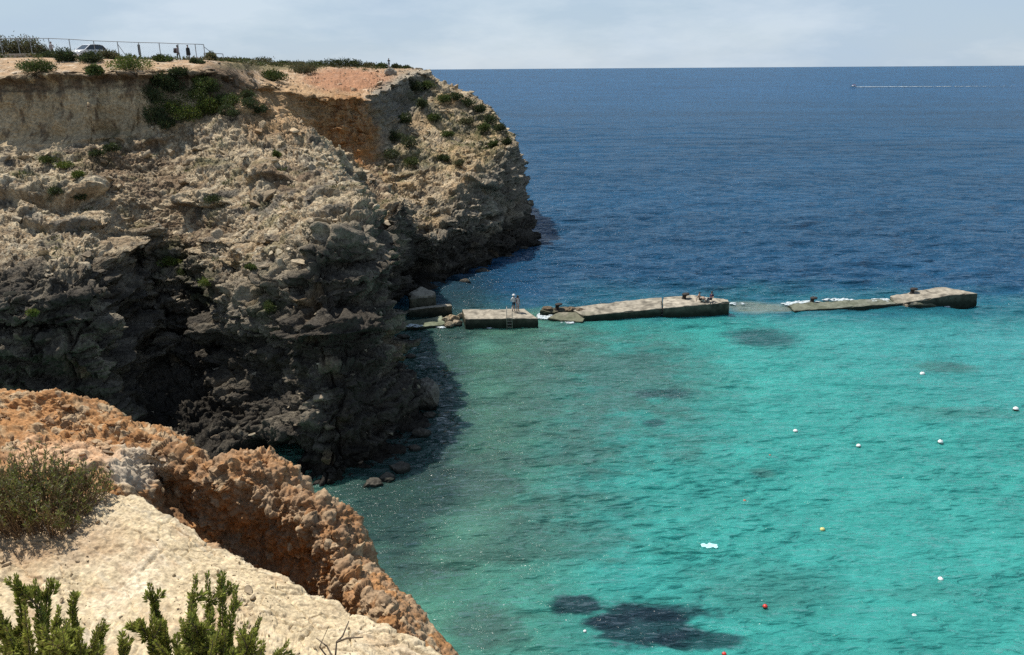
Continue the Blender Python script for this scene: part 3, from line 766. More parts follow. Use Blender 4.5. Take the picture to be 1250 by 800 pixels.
TURQ = np.array([0.034, 0.232, 0.205]); TEAL = np.array([0.010, 0.085, 0.115]); DEEP = np.array([0.011, 0.052, 0.105]); BLUE = np.array([0.015, 0.073, 0.160])
GREENW = np.array([0.060, 0.175, 0.120]); ROCKY = np.array([0.042, 0.080, 0.068]); WEED = np.array([0.010, 0.020, 0.030]); PALE = np.array([0.075, 0.22, 0.16])
WC = np.broadcast_to(TURQ, S.shape).copy()
far_right = smooth(15, 45, SX)
WC = lerp(WC, np.array([0.036, 0.212, 0.218]), far_right * smooth(40, 70, SY) * 0.8)
# shallows near the ledge
WC = lerp(WC, GREENW, (1 - smooth(-4.0, 6.0, SX - 0.10 * (SY - 30) + 4 * w1)) * 0.95)
WC = lerp(WC, ROCKY, spot(500, 470, 190, 120, 0.5, 0.8) * 0.55 * smooth(-0.35, 0.25, w2 + 0.4))
WC = lerp(WC, ROCKY, spot(740, 450, 130, 60, 0.5, 0.7) * 0.75 * smooth(-0.4, 0.1, w2 + 0.4 * w3))
WC = lerp(WC, ROCKY, spot(700, 560, 170, 60, 0.6, 0.9) * 0.7 * smooth(-0.2, 0.2, w2 + 0.5 * w3))
WC = lerp(WC, ROCKY, spot(560, 600, 110, 60, 0.6, 0.9) * 0.8 * smooth(-0.25, 0.15, w2 + 0.5 * w3))
WC = lerp(WC, ROCKY, spot(630, 665, 130, 30, 0.6, 0.9) * 0.5)
WC = lerp(WC, ROCKY, (spot(590, 765, 45, 28, 0.5, 0.9) * 0.75))
WC = lerp(WC, ROCKY, (spot(470, 690, 60, 40, 0.5, 0.9) * 0.6))
WC = lerp(WC, ROCKY, (spot(930, 715, 90, 28, 0.6, 0.9) * 0.25))
WC = lerp(WC, PALE, spot(545, 645, 60, 24, 0.6, 0.9) * 0.5); WC = lerp(WC, PALE, spot(575, 423, 30, 8, 0.5, 0.7) * 0.7)
WC = lerp(WC, PALE, spot(590, 475, 40, 9, 0.6, 0.8) * 0.35); WC = lerp(WC, PALE, spot(500, 760, 40, 40, 0.6, 0.6) * 0.4)
# sea grass meadows
for q in ((705, 739, 32, 11, .25, .9, .88), (790, 764, 66, 22, .22, .9, .88), (855, 782, 56, 13, .25, 1.0, .8), (825, 750, 48, 10, .3, 1.0, .8), (745, 760, 26, 7, .35, 1.0, .7), (800, 517, 14, 4, .4, .5, .6), (1010, 265, 1, 1, .4, .5, .0),
          (810, 480, 40, 6, .5, .7, .6), (930, 412, 40, 12, .5, .6, .7), (1150, 449, 38, 6, .5, .7, .5), (1170, 505, 80, 7, .6, .8, .35), (930, 578, 16, 5, .4, .5, .5), (900, 725, 100, 18, .6, .8, .12), (1120, 725, 60, 8, .6, .8, .2)):
    WC = lerp(WC, WEED if q[6] > 0.55 else ROCKY, spot(*q[:4], q[4], q[5]) * q[6])
# under and beyond the mole the bottom falls away
edge = SY + 0.10 * SX - 79 + 3.0 * w1
WC = lerp(WC, TEAL, smooth(-4, 1, edge + 2 * w2) * 0.75)
WC = lerp(WC, DEEP, smooth(-4, 10, edge + 5 * w1 + 4 * w2 - 7 * smooth(8, 30, SX) + 4))
WC = lerp(WC, BLUE, smooth(120, 900, SY) * 0.55)
WC = lerp(WC, TEAL, (1 - smooth(2, 12, np.abs(edge - 3.0) + 5 * w2)) * 0.4 * smooth(2, 10, SX))
# close under the cliff: its shade and reflection painted dark, with sunken boulders
cl = (1 - smooth(0.0, 7.0, SX + 12.0 - 0.10 * (SY - 44) * 0 + 3.0 * w2)) * smooth(38, 46, SY)
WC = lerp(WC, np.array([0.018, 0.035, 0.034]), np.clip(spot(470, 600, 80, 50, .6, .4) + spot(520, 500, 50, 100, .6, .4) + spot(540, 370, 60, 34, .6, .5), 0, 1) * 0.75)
# sunken concrete between the blocks
WC = lerp(WC, np.array([0.16, 0.17, 0.125]), np.clip(spot(925, 375, 36, 7, .4, .4) + spot(1000, 376, 44, 4, .5, .4), 0, 1) * 0.65)
WC = np.clip(WC * (1 + 0.24 * w3[..., None] + 0.14 * w4[..., None] + 0.18 * w2[..., None] + 0.15 * w1[..., None] + 0.5 * out_sea[..., None] * fbm(S0 * np.array([0.3, 1, 1]), 45.0, 4, 315, 0.6)[..., None]), 0.002, 0.9)
sea_mesh = fast_mesh('sea', S.reshape(-1, 3), grid_quads(*S.shape[:2]), WC.reshape(-1, 3))
def water_material():
    m = bpy.data.materials.new('sea_water'); m.use_nodes = True
    nt = m.node_tree; b = nt.nodes['Principled BSDF']
    at = nt.nodes.new('ShaderNodeAttribute'); at.attribute_name = 'tint'
    nt.links.new(at.outputs['Color'], b.inputs['Base Color'])
    b.inputs['Roughness'].default_value = 0.5; b.inputs['IOR'].default_value = 1.33
    b.inputs['Specular IOR Level'].default_value = 0.0
    g = nt.nodes.new('ShaderNodeNewGeometry')
    prev = None
    for sc, dist, st in (((1.8, 4.6, 1), 0.04, 0.4), ((0.5, 1.2, 1), 0.16, 0.55), ((0.22, 0.45, 1), 0.9, 1.0), ((0.07, 0.14, 1), 2.6, 1.0)):
        mp = nt.nodes.new('ShaderNodeMapping'); mp.inputs['Scale'].default_value = sc; mp.inputs['Rotation'].default_value = (0, 0, 0.15)
        nt.links.new(g.outputs['Position'], mp.inputs['Vector'])
        n = nt.nodes.new('ShaderNodeTexNoise'); n.inputs['Scale'].default_value = 1.0; n.inputs['Detail'].default_value = 5; n.inputs['Roughness'].default_value = 0.6
        nt.links.new(mp.outputs[0], n.inputs['Vector'])
        bp = nt.nodes.new('ShaderNodeBump'); bp.inputs['Strength'].default_value = st; bp.inputs['Distance'].default_value = dist
        nt.links.new(n.outputs['Fac'], bp.inputs['Height'])
        if prev is not None: nt.links.new(prev, bp.inputs['Normal'])
        prev = bp.outputs[0]
    gl = nt.nodes.new('ShaderNodeBsdfGlossy'); gl.inputs['Roughness'].default_value = 0.06
    gl.inputs['Color'].default_value = (1, 1, 1, 1)
    lw = nt.nodes.new('ShaderNodeFresnel'); lw.inputs['IOR'].default_value = 1.34
    mr = nt.nodes.new('ShaderNodeMath'); mr.operation = 'MINIMUM'; mr.inputs[1].default_value = 0.19
    nt.links.new(lw.outputs[0], mr.inputs[0])
    mix = nt.nodes.new('ShaderNodeMixShader'); out = nt.nodes['Material Output']
    nt.links.new(mr.outputs[0], mix.inputs[0]); nt.links.new(b.outputs[0], mix.inputs[1]); nt.links.new(gl.outputs[0], mix.inputs[2])
    nt.links.new(mix.outputs[0], out.inputs['Surface'])
    nt.links.new(prev, gl.inputs['Normal']); nt.links.new(prev, lw.inputs['Normal'])
    b.subsurface_method = 'BURLEY'; b.inputs['Subsurface Weight'].default_value = 0.5     # light spreads inside the clear water
    b.inputs['Subsurface Radius'].default_value = (0.7, 1.6, 1.6); b.inputs['Subsurface Scale'].default_value = 1.0
    nt.links.new(prev, b.inputs['Normal'])
    return m
sea = structure(link('sea', sea_mesh, water_material()))
# ================================================================ PLANTS
def leaf_material(name, rough=0.6):
    if name in MATS: return MATS[name]
    m = material(name, rough=rough, spec=0.25, noise=0.18, scale=6.0, tint=True)
    nt = m.node_tree; b = nt.nodes['Principled BSDF']
    tr = nt.nodes.new('ShaderNodeBsdfTranslucent'); mx = nt.nodes.new('ShaderNodeMixShader'); mx.inputs[0].default_value = 0.30
    at = nt.nodes.new('ShaderNodeAttribute'); at.attribute_name = 'tint'
    nt.links.new(at.outputs['Color'], tr.inputs['Color'])
    nt.links.new(b.outputs[0], mx.inputs[1]); nt.links.new(tr.outputs[0], mx.inputs[2])
    nt.links.new(mx.outputs[0], nt.nodes['Material Output'].inputs['Surface'])
    return m
WOOD = material('grey_bark', (0.12, 0.09, 0.062), 0.9, noise=0.3, scale=40)
def leaves(pos, axis, length, width, cols, rg):
    """one small diamond leaf per row: pos is its foot, axis the way it points"""
    n = len(pos)
    axis = axis / (np.linalg.norm(axis, axis=1, keepdims=True) + 1e-9)
    side = np.cross(axis, rg.normal(size=(n, 3))); side /= np.linalg.norm(side, axis=1, keepdims=True) + 1e-9
    up = np.cross(side, axis)
    L = np.broadcast_to(np.asarray(length), (n,))[:, None]; W = np.broadcast_to(np.asarray(width), (n,))[:, None]
    a = pos; b = pos + axis * L * 0.45 + side * W * 0.5 + up * W * 0.15; c = pos + axis * L; d = pos + axis * L * 0.45 - side * W * 0.5 + up * W * 0.15
    v = np.stack([a, b, c, d], 1).reshape(-1, 3)
    q = np.arange(4 * n).reshape(n, 4)
    return v, q, np.repeat(cols, 4, 0)
class Tubes:
    def __init__(self): self.v, self.f, self.n = [], [], 0
    def add(self, pts, radii, sides=5):
        pts = np.asarray(pts, float); k = len(pts)
        radii = np.broadcast_to(np.asarray(radii, float), (k,))
        t = np.gradient(pts, axis=0); t /= np.linalg.norm(t, axis=1, keepdims=True) + 1e-9
        ref = np.array([0.31, 0.17, 0.93]) if abs(t[0][2]) < 0.9 else np.array([1.0, 0.1, 0.0])
        u = np.cross(t, ref); u /= np.linalg.norm(u, axis=1, keepdims=True) + 1e-9
        w = np.cross(t, u)
        an = np.linspace(0, 2 * math.pi, sides, endpoint=False)
        ring = pts[:, None] + radii[:, None, None] * (u[:, None] * np.cos(an)[None, :, None] + w[:, None] * np.sin(an)[None, :, None])
        self.v.append(ring.reshape(-1, 3))
        for i in range(k - 1):
            for j in range(sides):
                j2 = (j + 1) % sides
                self.f.append([self.n + i * sides + j, self.n + i * sides + j2, self.n + (i + 1) * sides + j2, self.n + (i + 1) * sides + j])
        self.caps(k, sides)
        self.n += k * sides
        return self
    def caps(self, k, sides):
        for base in (0, (k - 1) * sides):
            for j in range(1, sides - 1):
                a = [self.n + base, self.n + base + j, self.n + base + j + 1]
                self.f.append(a + [a[2]])
    def build(self, name, mat, parent=None, loc=None):
        v = np.concatenate(self.v)
        if loc is not None: v = v - np.asarray(loc)
        m = bpy.data.meshes.new(name)
        m.from_pydata([tuple(x) for x in v], [], [tuple(dict.fromkeys(f)) for f in self.f]); m.update()
        m.polygons.foreach_set('use_smooth', np.ones(len(m.polygons), bool))
        return link(name, m, mat, parent)
def foliage_blobs(rg, clumps, n, ll, lw, base, vary=0.35):
    """leaves through the volume of a heap of clumps (centre, radii); sparse inside, dense near the skin"""
    w = np.array([r[0] * r[1] + r[1] * r[2] for _, r in clumps]); which = rg.choice(len(clumps), n, p=w / w.sum())
    cen = np.array([c for c, _ in clumps])[which]; rad = np.array([r for _, r in clumps])[which]
    d = rg.normal(size=(n, 3)); d /= np.linalg.norm(d, axis=1, keepdims=True)
    rr_ = rg.uniform(0.25, 1.0, n) ** 0.6 * (1 + 0.14 * rg.normal(size=n))
    pos = cen + d * rad * rr_[:, None]
    pos[:, 2] = np.maximum(pos[:, 2], -0.05)
    tone = rg.uniform(1 - vary, 1 + vary, len(clumps))[which] * rg.uniform(0.7, 1.3, n)
    cols = np.asarray(base)[None] * tone[:, None]
    cols[:, 0] *= rg.uniform(0.8, 1.35, n)
    ax = d * 0.8 + rg.normal(size=(n, 3)) * 0.5 + np.array([0, 0, 0.45])
    return leaves(pos, ax, ll * rg.uniform(0.6, 1.3, n), lw * rg.uniform(0.7, 1.2, n), cols, rg)
SHRUB_GREENS = {'mid': (0.062, 0.088, 0.024), 'dark': (0.046, 0.064, 0.024), 'bright': (0.095, 0.13, 0.026), 'grey': (0.095, 0.10, 0.048), 'dry': (0.15, 0.12, 0.055)}
def shrub(label, group, foot, w, h, tone, seed, n=1100, leaf=0.13, tall=False, name='shrub'):
    rg = np.random.default_rng(seed)
    root = empty(name, foot)
    tag(root, label, 'shrub', group)
    k = max(5, int(7 + 3 * w))
    clumps = []
    for i in range(k):
        a = rg.uniform(0, 6.28); q = math.sqrt(rg.uniform(0, 1)) * 0.36 * w
        hh = h * (1 - 1.4 * (q / w) ** 2) * rg.uniform(0.55, 1.0)
        rad = np.array([w * rg.uniform(0.18, 0.28)] * 2 + [hh * rg.uniform(0.42, 0.55)])
        clumps.append((np.array([math.cos(a) * q, math.sin(a) * q, max(hh - rad[2], rad[2] * 0.35)]), rad))
    v, q, c = foliage_blobs(rg, clumps, n, leaf, leaf * 0.5, SHRUB_GREENS[tone])
    link('foliage', fast_mesh('foliage', v, q, c, False), leaf_material('shrub_leaves'), root)
    tb = Tubes()
    for cc, rad in clumps[:6]:
        tb.add([(0, 0, -0.15), tuple(cc * np.array([0.5, 0.5, 0.45])), tuple(cc + np.array([0, 0, rad[2] * 0.4]))], [0.05, 0.035, 0.012], 4)
    tb.build('stem', WOOD, root)
    return root
def shrub_at(px, py, wpx, hpx, tone, label, group, seed, Y=None, n=1100, **kw):
    if Y is None: p = cliff_point(px, py)
    else:
        p = at_depth(px, py, Y); p[2] = min(p[2], plateau_z(p[0], p[1]) + 0.05) if abs(p[2] - plateau_z(p[0], p[1])) < 1.2 else p[2]
    d = float(np.linalg.norm(p - CAM_P))
    s = d / F_PX
    return shrub(label, group, p, wpx * s, hpx * s * 1.1, tone, seed, int(n * 1.4), max(0.07, 1.9 * s), **kw)

sd = 900
for px, py, w, h, tone, label, Y in (
    (47, 86, 36, 13, 'mid', 'low round green shrub on bare ground near the cliff edge, leftmost on the plateau rim', None),
    (117, 89, 18, 10, 'mid', 'smallest dark green shrub, alone on the plateau rim below the white car', None),
    (160, 84, 42, 16, 'bright', 'wide bright green shrub on the plateau rim above the vine covered corner', None),
    (63, 77, 26, 12, 'dark', 'dark shrub in front of the person in the pale shirt', 91),
    (80, 79, 23, 17, 'dark', 'tall dark shrub beside the bonnet of the white car', 86),
    (113, 78, 30, 12, 'dark', 'dark shrub standing before the doors of the white car', 86),
    (134, 77, 24, 13, 'grey', 'grey green shrub behind the white car, by the braced fence post', 90),
    (201, 78, 19, 9, 'mid', 'small rounded shrub under the two people at the fence', 88),
    (242, 82, 17, 9, 'dark', 'low dark shrub close to the end of the high fence', 88),
    (258, 75, 13, 9, 'grey', 'small grey shrub at the corner post of the high fence', 95),
    (336, 97, 32, 13, 'mid', 'lone green shrub on the pale track of the headland', None),
    (371, 88, 34, 11, 'grey', 'grey green shrub on the orange headland top, right of the pale track', None)):
    sd += 1
    shrub_at(px, py, w, h, tone, label, 'shrubs scattered on the plateau', sd, Y, 2000)
for px, py, w, h, tone in ((6, 73, 34, 24, 'grey'), (24, 72, 30, 22, 'grey'), (40, 72, 28, 23, 'grey'), (50, 72, 16, 13, 'grey')):
    sd += 1
    shrub_at(px, py, w, h, tone, 'tall grey green bush behind the wire fence at the far left', 'tall bushes behind the fence', sd, 102, 1500)
for px, py, w, h, tone in ((282, 78, 26, 7, 'grey'), (300, 78, 30, 8, 'grey'), (322, 79, 26, 8, 'grey'), (345, 81, 22, 6, 'mid'), (362, 81, 24, 6, 'grey'), (384, 82, 26, 7, 'mid'),
                           (404, 82, 26, 9, 'dark'), (420, 82, 22, 10, 'dark'), (436, 83, 22, 9, 'dark'), (452, 84, 18, 7, 'grey'), (466, 84, 14, 6, 'mid'), (485, 84, 12, 5, 'dark'), (496, 86, 12, 5, 'dark')):
    sd += 1
    shrub_at(px, py, w, h, tone, 'low bush on the skyline of the headland, left of the standing figure' if px < 472 else 'tiny bush on the rim of the headland, right of the standing figure',
             'bushes along the headland skyline', sd, 165 if px > 330 else 150, 600)
for px, py, w, h, tone in ((190, 150, 26, 22, 'dark'), (190, 125, 26, 22, 'dark'), (196, 104, 30, 18, 'dark'), (214, 112, 30, 20, 'dark'), (212, 138, 34, 22, 'bright'), (236, 122, 32, 18, 'mid'),
                           (232, 146, 36, 18, 'bright'), (256, 112, 26, 18, 'mid'), (258, 138, 34, 20, 'bright'), (276, 128, 26, 16, 'mid'), (282, 142, 22, 14, 'dark'), (248, 100, 22, 14, 'bright'),
                           (205, 158, 24, 14, 'dark'), (220, 92, 26, 10, 'dark')):
    sd += 1
    shrub_at(px, py, w, h, tone, 'green bush in the thicket covering the corner of the clay cliff', 'thicket on the clay cliff corner', sd, None, 1500)
for px, py, w, h in ((300, 120, 18, 12), (308, 130, 20, 12), (318, 138, 18, 10)):
    sd += 1
    shrub_at(px, py, w, h, 'dark', 'dark bush in the gully behind the near ridge', 'bushes in the gully', sd, None, 900)
for px, py, w, h, tone in ((508, 112, 16, 12, 'dark'), (522, 108, 16, 10, 'mid'), (498, 150, 16, 14, 'dark'), (484, 170, 20, 14, 'dark'), (500, 178, 22, 14, 'dark'), (480, 192, 22, 12, 'dark'), (500, 200, 20, 10, 'mid'),
                           (514, 130, 14, 10, 'dark'), (540, 122, 20, 9, 'mid'), (556, 120, 18, 9, 'dark'), (572, 128, 18, 10, 'dark'), (588, 135, 16, 9, 'dark'), (600, 148, 16, 10, 'dark'), (612, 158, 14, 9, 'dark'),
                           (592, 158, 18, 9, 'mid'), (570, 150, 16, 8, 'grey'), (548, 165, 16, 7, 'mid'), (600, 178, 14, 9, 'mid'), (540, 195, 16, 8, 'dark'), (530, 145, 14, 8, 'mid'), (618, 175, 10, 9, 'dark'), (560, 200, 14, 7, 'grey')):
    sd += 1
    shrub_at(px, py, w, h, tone, 'bush on the seaward slope of the headland', 'bushes on the headland slope', sd, None, 800)
for px, py, w, h, tone in ((205, 322, 22, 9, 'bright'), (222, 334, 16, 8, 'mid'), (252, 350, 18, 9, 'bright'), (330, 378, 18, 14, 'mid'), (42, 384, 12, 8, 'bright'), (62, 196, 20, 6, 'mid'), (80, 204, 18, 7, 'bright'),
                           (95, 215, 16, 7, 'bright'), (140, 182, 18, 8, 'dark'), (120, 190, 14, 6, 'dark'), (258, 245, 20, 9, 'dark'), (340, 190, 10, 8, 'mid'), (305, 330, 14, 6, 'mid'), (70, 240, 16, 8, 'dark'), (100, 245, 18, 8, 'dark')):
    sd += 1
    shrub_at(px, py, w, h, tone, 'small green plant among the stones of the near cliff slope', 'small plants on the near cliff slope', sd, None, 700)

# low herbs and grass over the plateau and slopes, one object
_g = (C[..., 1] > C[..., 0] * 0.93).ravel() * 1.0
_g = _g * np.where((_qx > -40) & (_qx < 700), _du.ravel(), 0) + 0.28 * ((w_slope * (0.2 + gn)).ravel() * _du.ravel()) * ((_qx > -40) & (_qx < 700)) + 0.30 * ((w_plat * (rowv > 0.9) * (rowv < 2.2)).ravel() * _du.ravel()) * ((_qx > -60) & (_qx < 520))
_k = RNG.choice(len(_g), 7500, p=_g / _g.sum())
_pv, _pa, _pc, _pl = [], [], [], []
for k in _k:
    n = 16; on_top = _row[k] < 2.9
    sz = RNG.uniform(0.12, 0.34) * (1.5 if on_top else 1.0)
    d = RNG.normal(size=(n, 3)); d[:, 2] = np.abs(d[:, 2]) + 0.3
    _pv.append(_flat[k] + d * np.array([0.6, 0.6, 0.25]) * sz); _pa.append(d); _pl.append(np.full(n, sz * 0.9))
    b = np.array(random.choice(((0.06, 0.075, 0.025), (0.10, 0.10, 0.045), (0.13, 0.11, 0.055), (0.075, 0.095, 0.025)))) * RNG.uniform(0.7, 1.2)
    _pc.append(b[None] * RNG.uniform(0.7, 1.3, (n, 1)))
_pl = np.concatenate(_pl)
v, q, c = leaves(np.concatenate(_pv), np.concatenate(_pa), _pl, _pl * 0.4, np.concatenate(_pc), RNG)
structure(link('ground_cover', fast_mesh('ground_cover', v, q, c, False), leaf_material('shrub_leaves')), 'stuff')

# ---- the heath sprigs right in front of the camera
def heath(label, base_px, tips, seed, Y0=2.05):
    rg = np.random.default_rng(seed)
    base = at_depth(base_px[0], base_px[1], Y0)
    base[2] = ledge_z(base[0], base[1]) - 0.02
    root = empty('heath_shrub', base); tag(root, label, 'shrub')
    tb = Tubes(); LP_, LA_, LL_, LC_ = [], [], [], []
    def sprig(a, b, bend, r0, start, dens=1.0):
        n = 14; t = np.linspace(0, 1, n)[:, None]
        mid = (a + b) / 2 + bend
        pts = (1 - t) ** 2 * a + 2 * t * (1 - t) * mid + t ** 2 * b
        tb.add(pts - base, np.linspace(r0, 0.0012, n), 5)
        ln = np.linalg.norm(np.diff(pts, axis=0), axis=1).sum()
        m = max(5, int(ln * (1 - start) / 0.0036 * dens))
        s = start + (1 - start) * np.linspace(0, 1, m)
        P_ = np.stack([np.interp(s, t[:, 0], pts[:, i]) for i in range(3)], -1); T_ = np.gradient(P_, axis=0); T_ /= np.linalg.norm(T_, axis=1, keepdims=True) + 1e-9
        for j in range(6):
            d = rg.normal(size=(m, 3)); d -= (d * T_).sum(1, keepdims=True) * T_; d /= np.linalg.norm(d, axis=1, keepdims=True) + 1e-9
            keep = rg.random(m) < np.clip(0.25 + 1.6 * (s - start) / (1 - start), 0.25, 1)
            tipf = 1 - 0.45 * smooth(0.86, 1.0, s)
            LP_.append((P_ + d * 0.003)[keep]); LA_.append((d * 0.75 * tipf[:, None] + T_ * 0.8)[keep]); LL_.append((0.022 * rg.uniform(0.7, 1.25, m) * tipf)[keep])
            g = np.array([0.25, 0.27, 0.055])[None] * rg.uniform(0.5, 1.3, (m, 1)); g = g + (np.array([0.17, 0.13, 0.05]) - g) * ((rg.random((m, 1)) < 0.16) * 0.8)
            g = g * (0.75 + 0.5 * s[:, None]); LC_.append(g[keep])
        return pts
    lo, hi = min(t[0] for t in tips), max(t[0] for t in tips)
    tips = list(tips) + [(rg.uniform(lo, hi), rg.uniform(748, 800), rg.uniform(-.25, .15)) for _ in range(13)]
    for (tx, ty, dy) in tips:
        b = at_depth(tx, ty, Y0 + dy)
        a = base + rg.normal(size=3) * np.array([0.05, 0.05, 0.0])
        bend = rg.normal(size=3) * 0.06 + np.array([0, 0, -0.05])
        pts = sprig(a, b, bend, 0.006, 0.40)
        for k in range(10):                      # side shoots
            i = rg.integers(5, 13); o = pts[i]
            dirn = (b - a) / np.linalg.norm(b - a) * 0.75 + rg.normal(size=3) * 0.45
            sprig(o, o + dirn * rg.uniform(0.04, 0.14) * (0.55 if i > 9 else 1.0), rg.normal(size=3) * 0.008, 0.0025, 0.10, 0.85)
    tb.build('stem', WOOD, root)
    LLc = np.concatenate(LL_)
    v, q, c = leaves(np.concatenate(LP_) - base, np.concatenate(LA_), LLc, LLc * 0.36, np.concatenate(LC_), rg)
    link('foliage', fast_mesh('foliage', v, q, c, False), leaf_material('heath_leaves', 0.5), root)
    return root
heath('dark green heath shrub with upright sprigs in the bottom left corner of the slab', (62, 985),
      [(-8, 728, 0.0), (20, 704, .05), (43, 710, .1), (60, 708, .12), (90, 727, 0.05), (72, 742, -.1), (30, 742, -.12), (115, 772, 0.0), (8, 766, -.05), (127, 790, .1), (52, 765, -.2), (96, 770, -.15), (-20, 780, -.1), (70, 785, -.1)], 21)
heath('dark green heath shrub with the tallest sprigs, standing below the middle of the slab', (232, 985),
      [(183, 714, .1), (201, 762, 0.0), (170, 758, -.05), (147, 788, -.1), (239, 703, .0), (253, 700, .08), (270, 705, .12), (288, 717, .05), (232, 735, -.12), (258, 745, -.1), (317, 755, .05), (300, 762, -.08), (351, 785, .08), (276, 770, -.15), (190, 785, -.12), (322, 785, -.1), (232, 775, -.2)], 22)
# bare twig and stick
def bare_twig(name, label, paths, foot):
    tb = Tubes()
    for pts, r in paths: tb.add(np.array(pts) - foot, np.linspace(r, r * 0.45, len(pts)), 6)
    o = tb.build(name, WOOD); o.location = V(foot); tag(o, label, 'twig'); return o
def W2(px, py, Y): return at_depth(px, py, Y)
tf = W2(408, 815, 3.0)
bare_twig('dry_twig', 'dead grey twig with forked bare branches standing before the slab edge', [
    ([W2(407, 830, 3.0), W2(409, 805, 3.0), W2(411, 783, 3.02)], .008), ([W2(411, 784, 3.02), W2(418, 777, 3.05), W2(426, 758, 3.1)], .006),
    ([W2(411, 784, 3.02), W2(424, 779, 2.98), W2(443, 778, 2.95)], .006), ([W2(408, 806, 3.0), W2(399, 789, 3.03), W2(386, 779, 3.06)], .005),
    ([W2(407, 812, 3.0), W2(390, 790, 3.03), W2(401, 765, 3.06)], .005)], tf)
sp = [ledge_point(52, 634) + np.array([0, 0, .03]), ledge_point(53, 645) + np.array([0, 0, .03]), ledge_point(63, 654) + np.array([0, 0, .02]), ledge_point(73, 657) + np.array([0, 0, .02]), ledge_point(83, 653) + np.array([0, 0, .03]), ledge_point(91, 648) + np.array([0, 0, .05])]
bare_twig('dead_stick', 'thin curved dead stick lying on the slab under the bushy plant', [(sp, .010)], sp[0])

# ---- the twiggy bush on the left of the slab
def twiggy_bush():
    rg = np.random.default_rng(77)
    c0 = ledge_point(42, 640); root = empty('bushy_plant', c0)
    tag(root, 'twiggy brown and green bush growing where the slab meets the orange bank', 'shrub')
    tb = Tubes(); P_, A_, L_, C_ = [], [], [], []
    s = 6.6 / 950
    for i in range(520):
        fx = rg.uniform(-105, 78); depth = rg.uniform(-0.35, 0.55)
        hx = (fx + 13) / 92
        top = 0.72 * math.sqrt(max(0.05, 1 - hx * hx * 0.92)) * rg.uniform(0.45, 1.0)
        foot = np.array([fx * s * 0.75, depth * 0.6, -0.02])
        tip = np.array([fx * s * 1.03 + rg.normal() * 0.06, depth + rg.normal() * 0.05, top * 0.88])
        foot[2] = ledge_z(c0[0] + foot[0], c0[1] + foot[1]) - c0[2] - 0.03 if i % 4 == 0 else -0.03
        bend = np.array([rg.normal() * 0.06, rg.normal() * 0.06, 0.05])
        t = np.linspace(0, 1, 7)[:, None]
        pts = (1 - t) ** 2 * foot + 2 * t * (1 - t) * ((foot + tip) / 2 + bend) + t ** 2 * tip
        tb.add(pts, np.linspace(.005, .0015, 7), 4)
        m = 26; q = rg.uniform(0.35, 1.0, m) ** 0.8
        PP = np.stack([np.interp(q, t[:, 0], pts[:, j]) for j in range(3)], -1)
        P_.append(PP); A_.append(rg.normal(size=(m, 3)) * 0.55 + np.array([0, 0, 0.75])); L_.append(rg.uniform(0.025, 0.055, m))
        green = np.array([0.15, 0.18, 0.04]); brown = np.array([0.17, 0.115, 0.055]); grey = np.array([0.15, 0.145, 0.095])
        k = np.clip((q - 0.35) * 1.5 + rg.normal(size=m) * 0.25, 0, 1)[:, None]
        col = brown + (np.where(rg.random((m, 1)) < 0.25, grey, green) - brown) * k
        C_.append(col * rg.uniform(0.65, 1.3, (m, 1)))
    tb.build('stem', material('dry_stems', (0.17, 0.11, 0.06), 0.9, noise=0.35, scale=30), root)
    Lc = np.concatenate(L_)
    v, q, c = leaves(np.concatenate(P_), np.concatenate(A_), Lc, Lc * 0.26, np.concatenate(C_), rg)
    link('foliage', fast_mesh('foliage', v, q, c, False), leaf_material('heath_leaves', 0.5), root)
twiggy_bush()
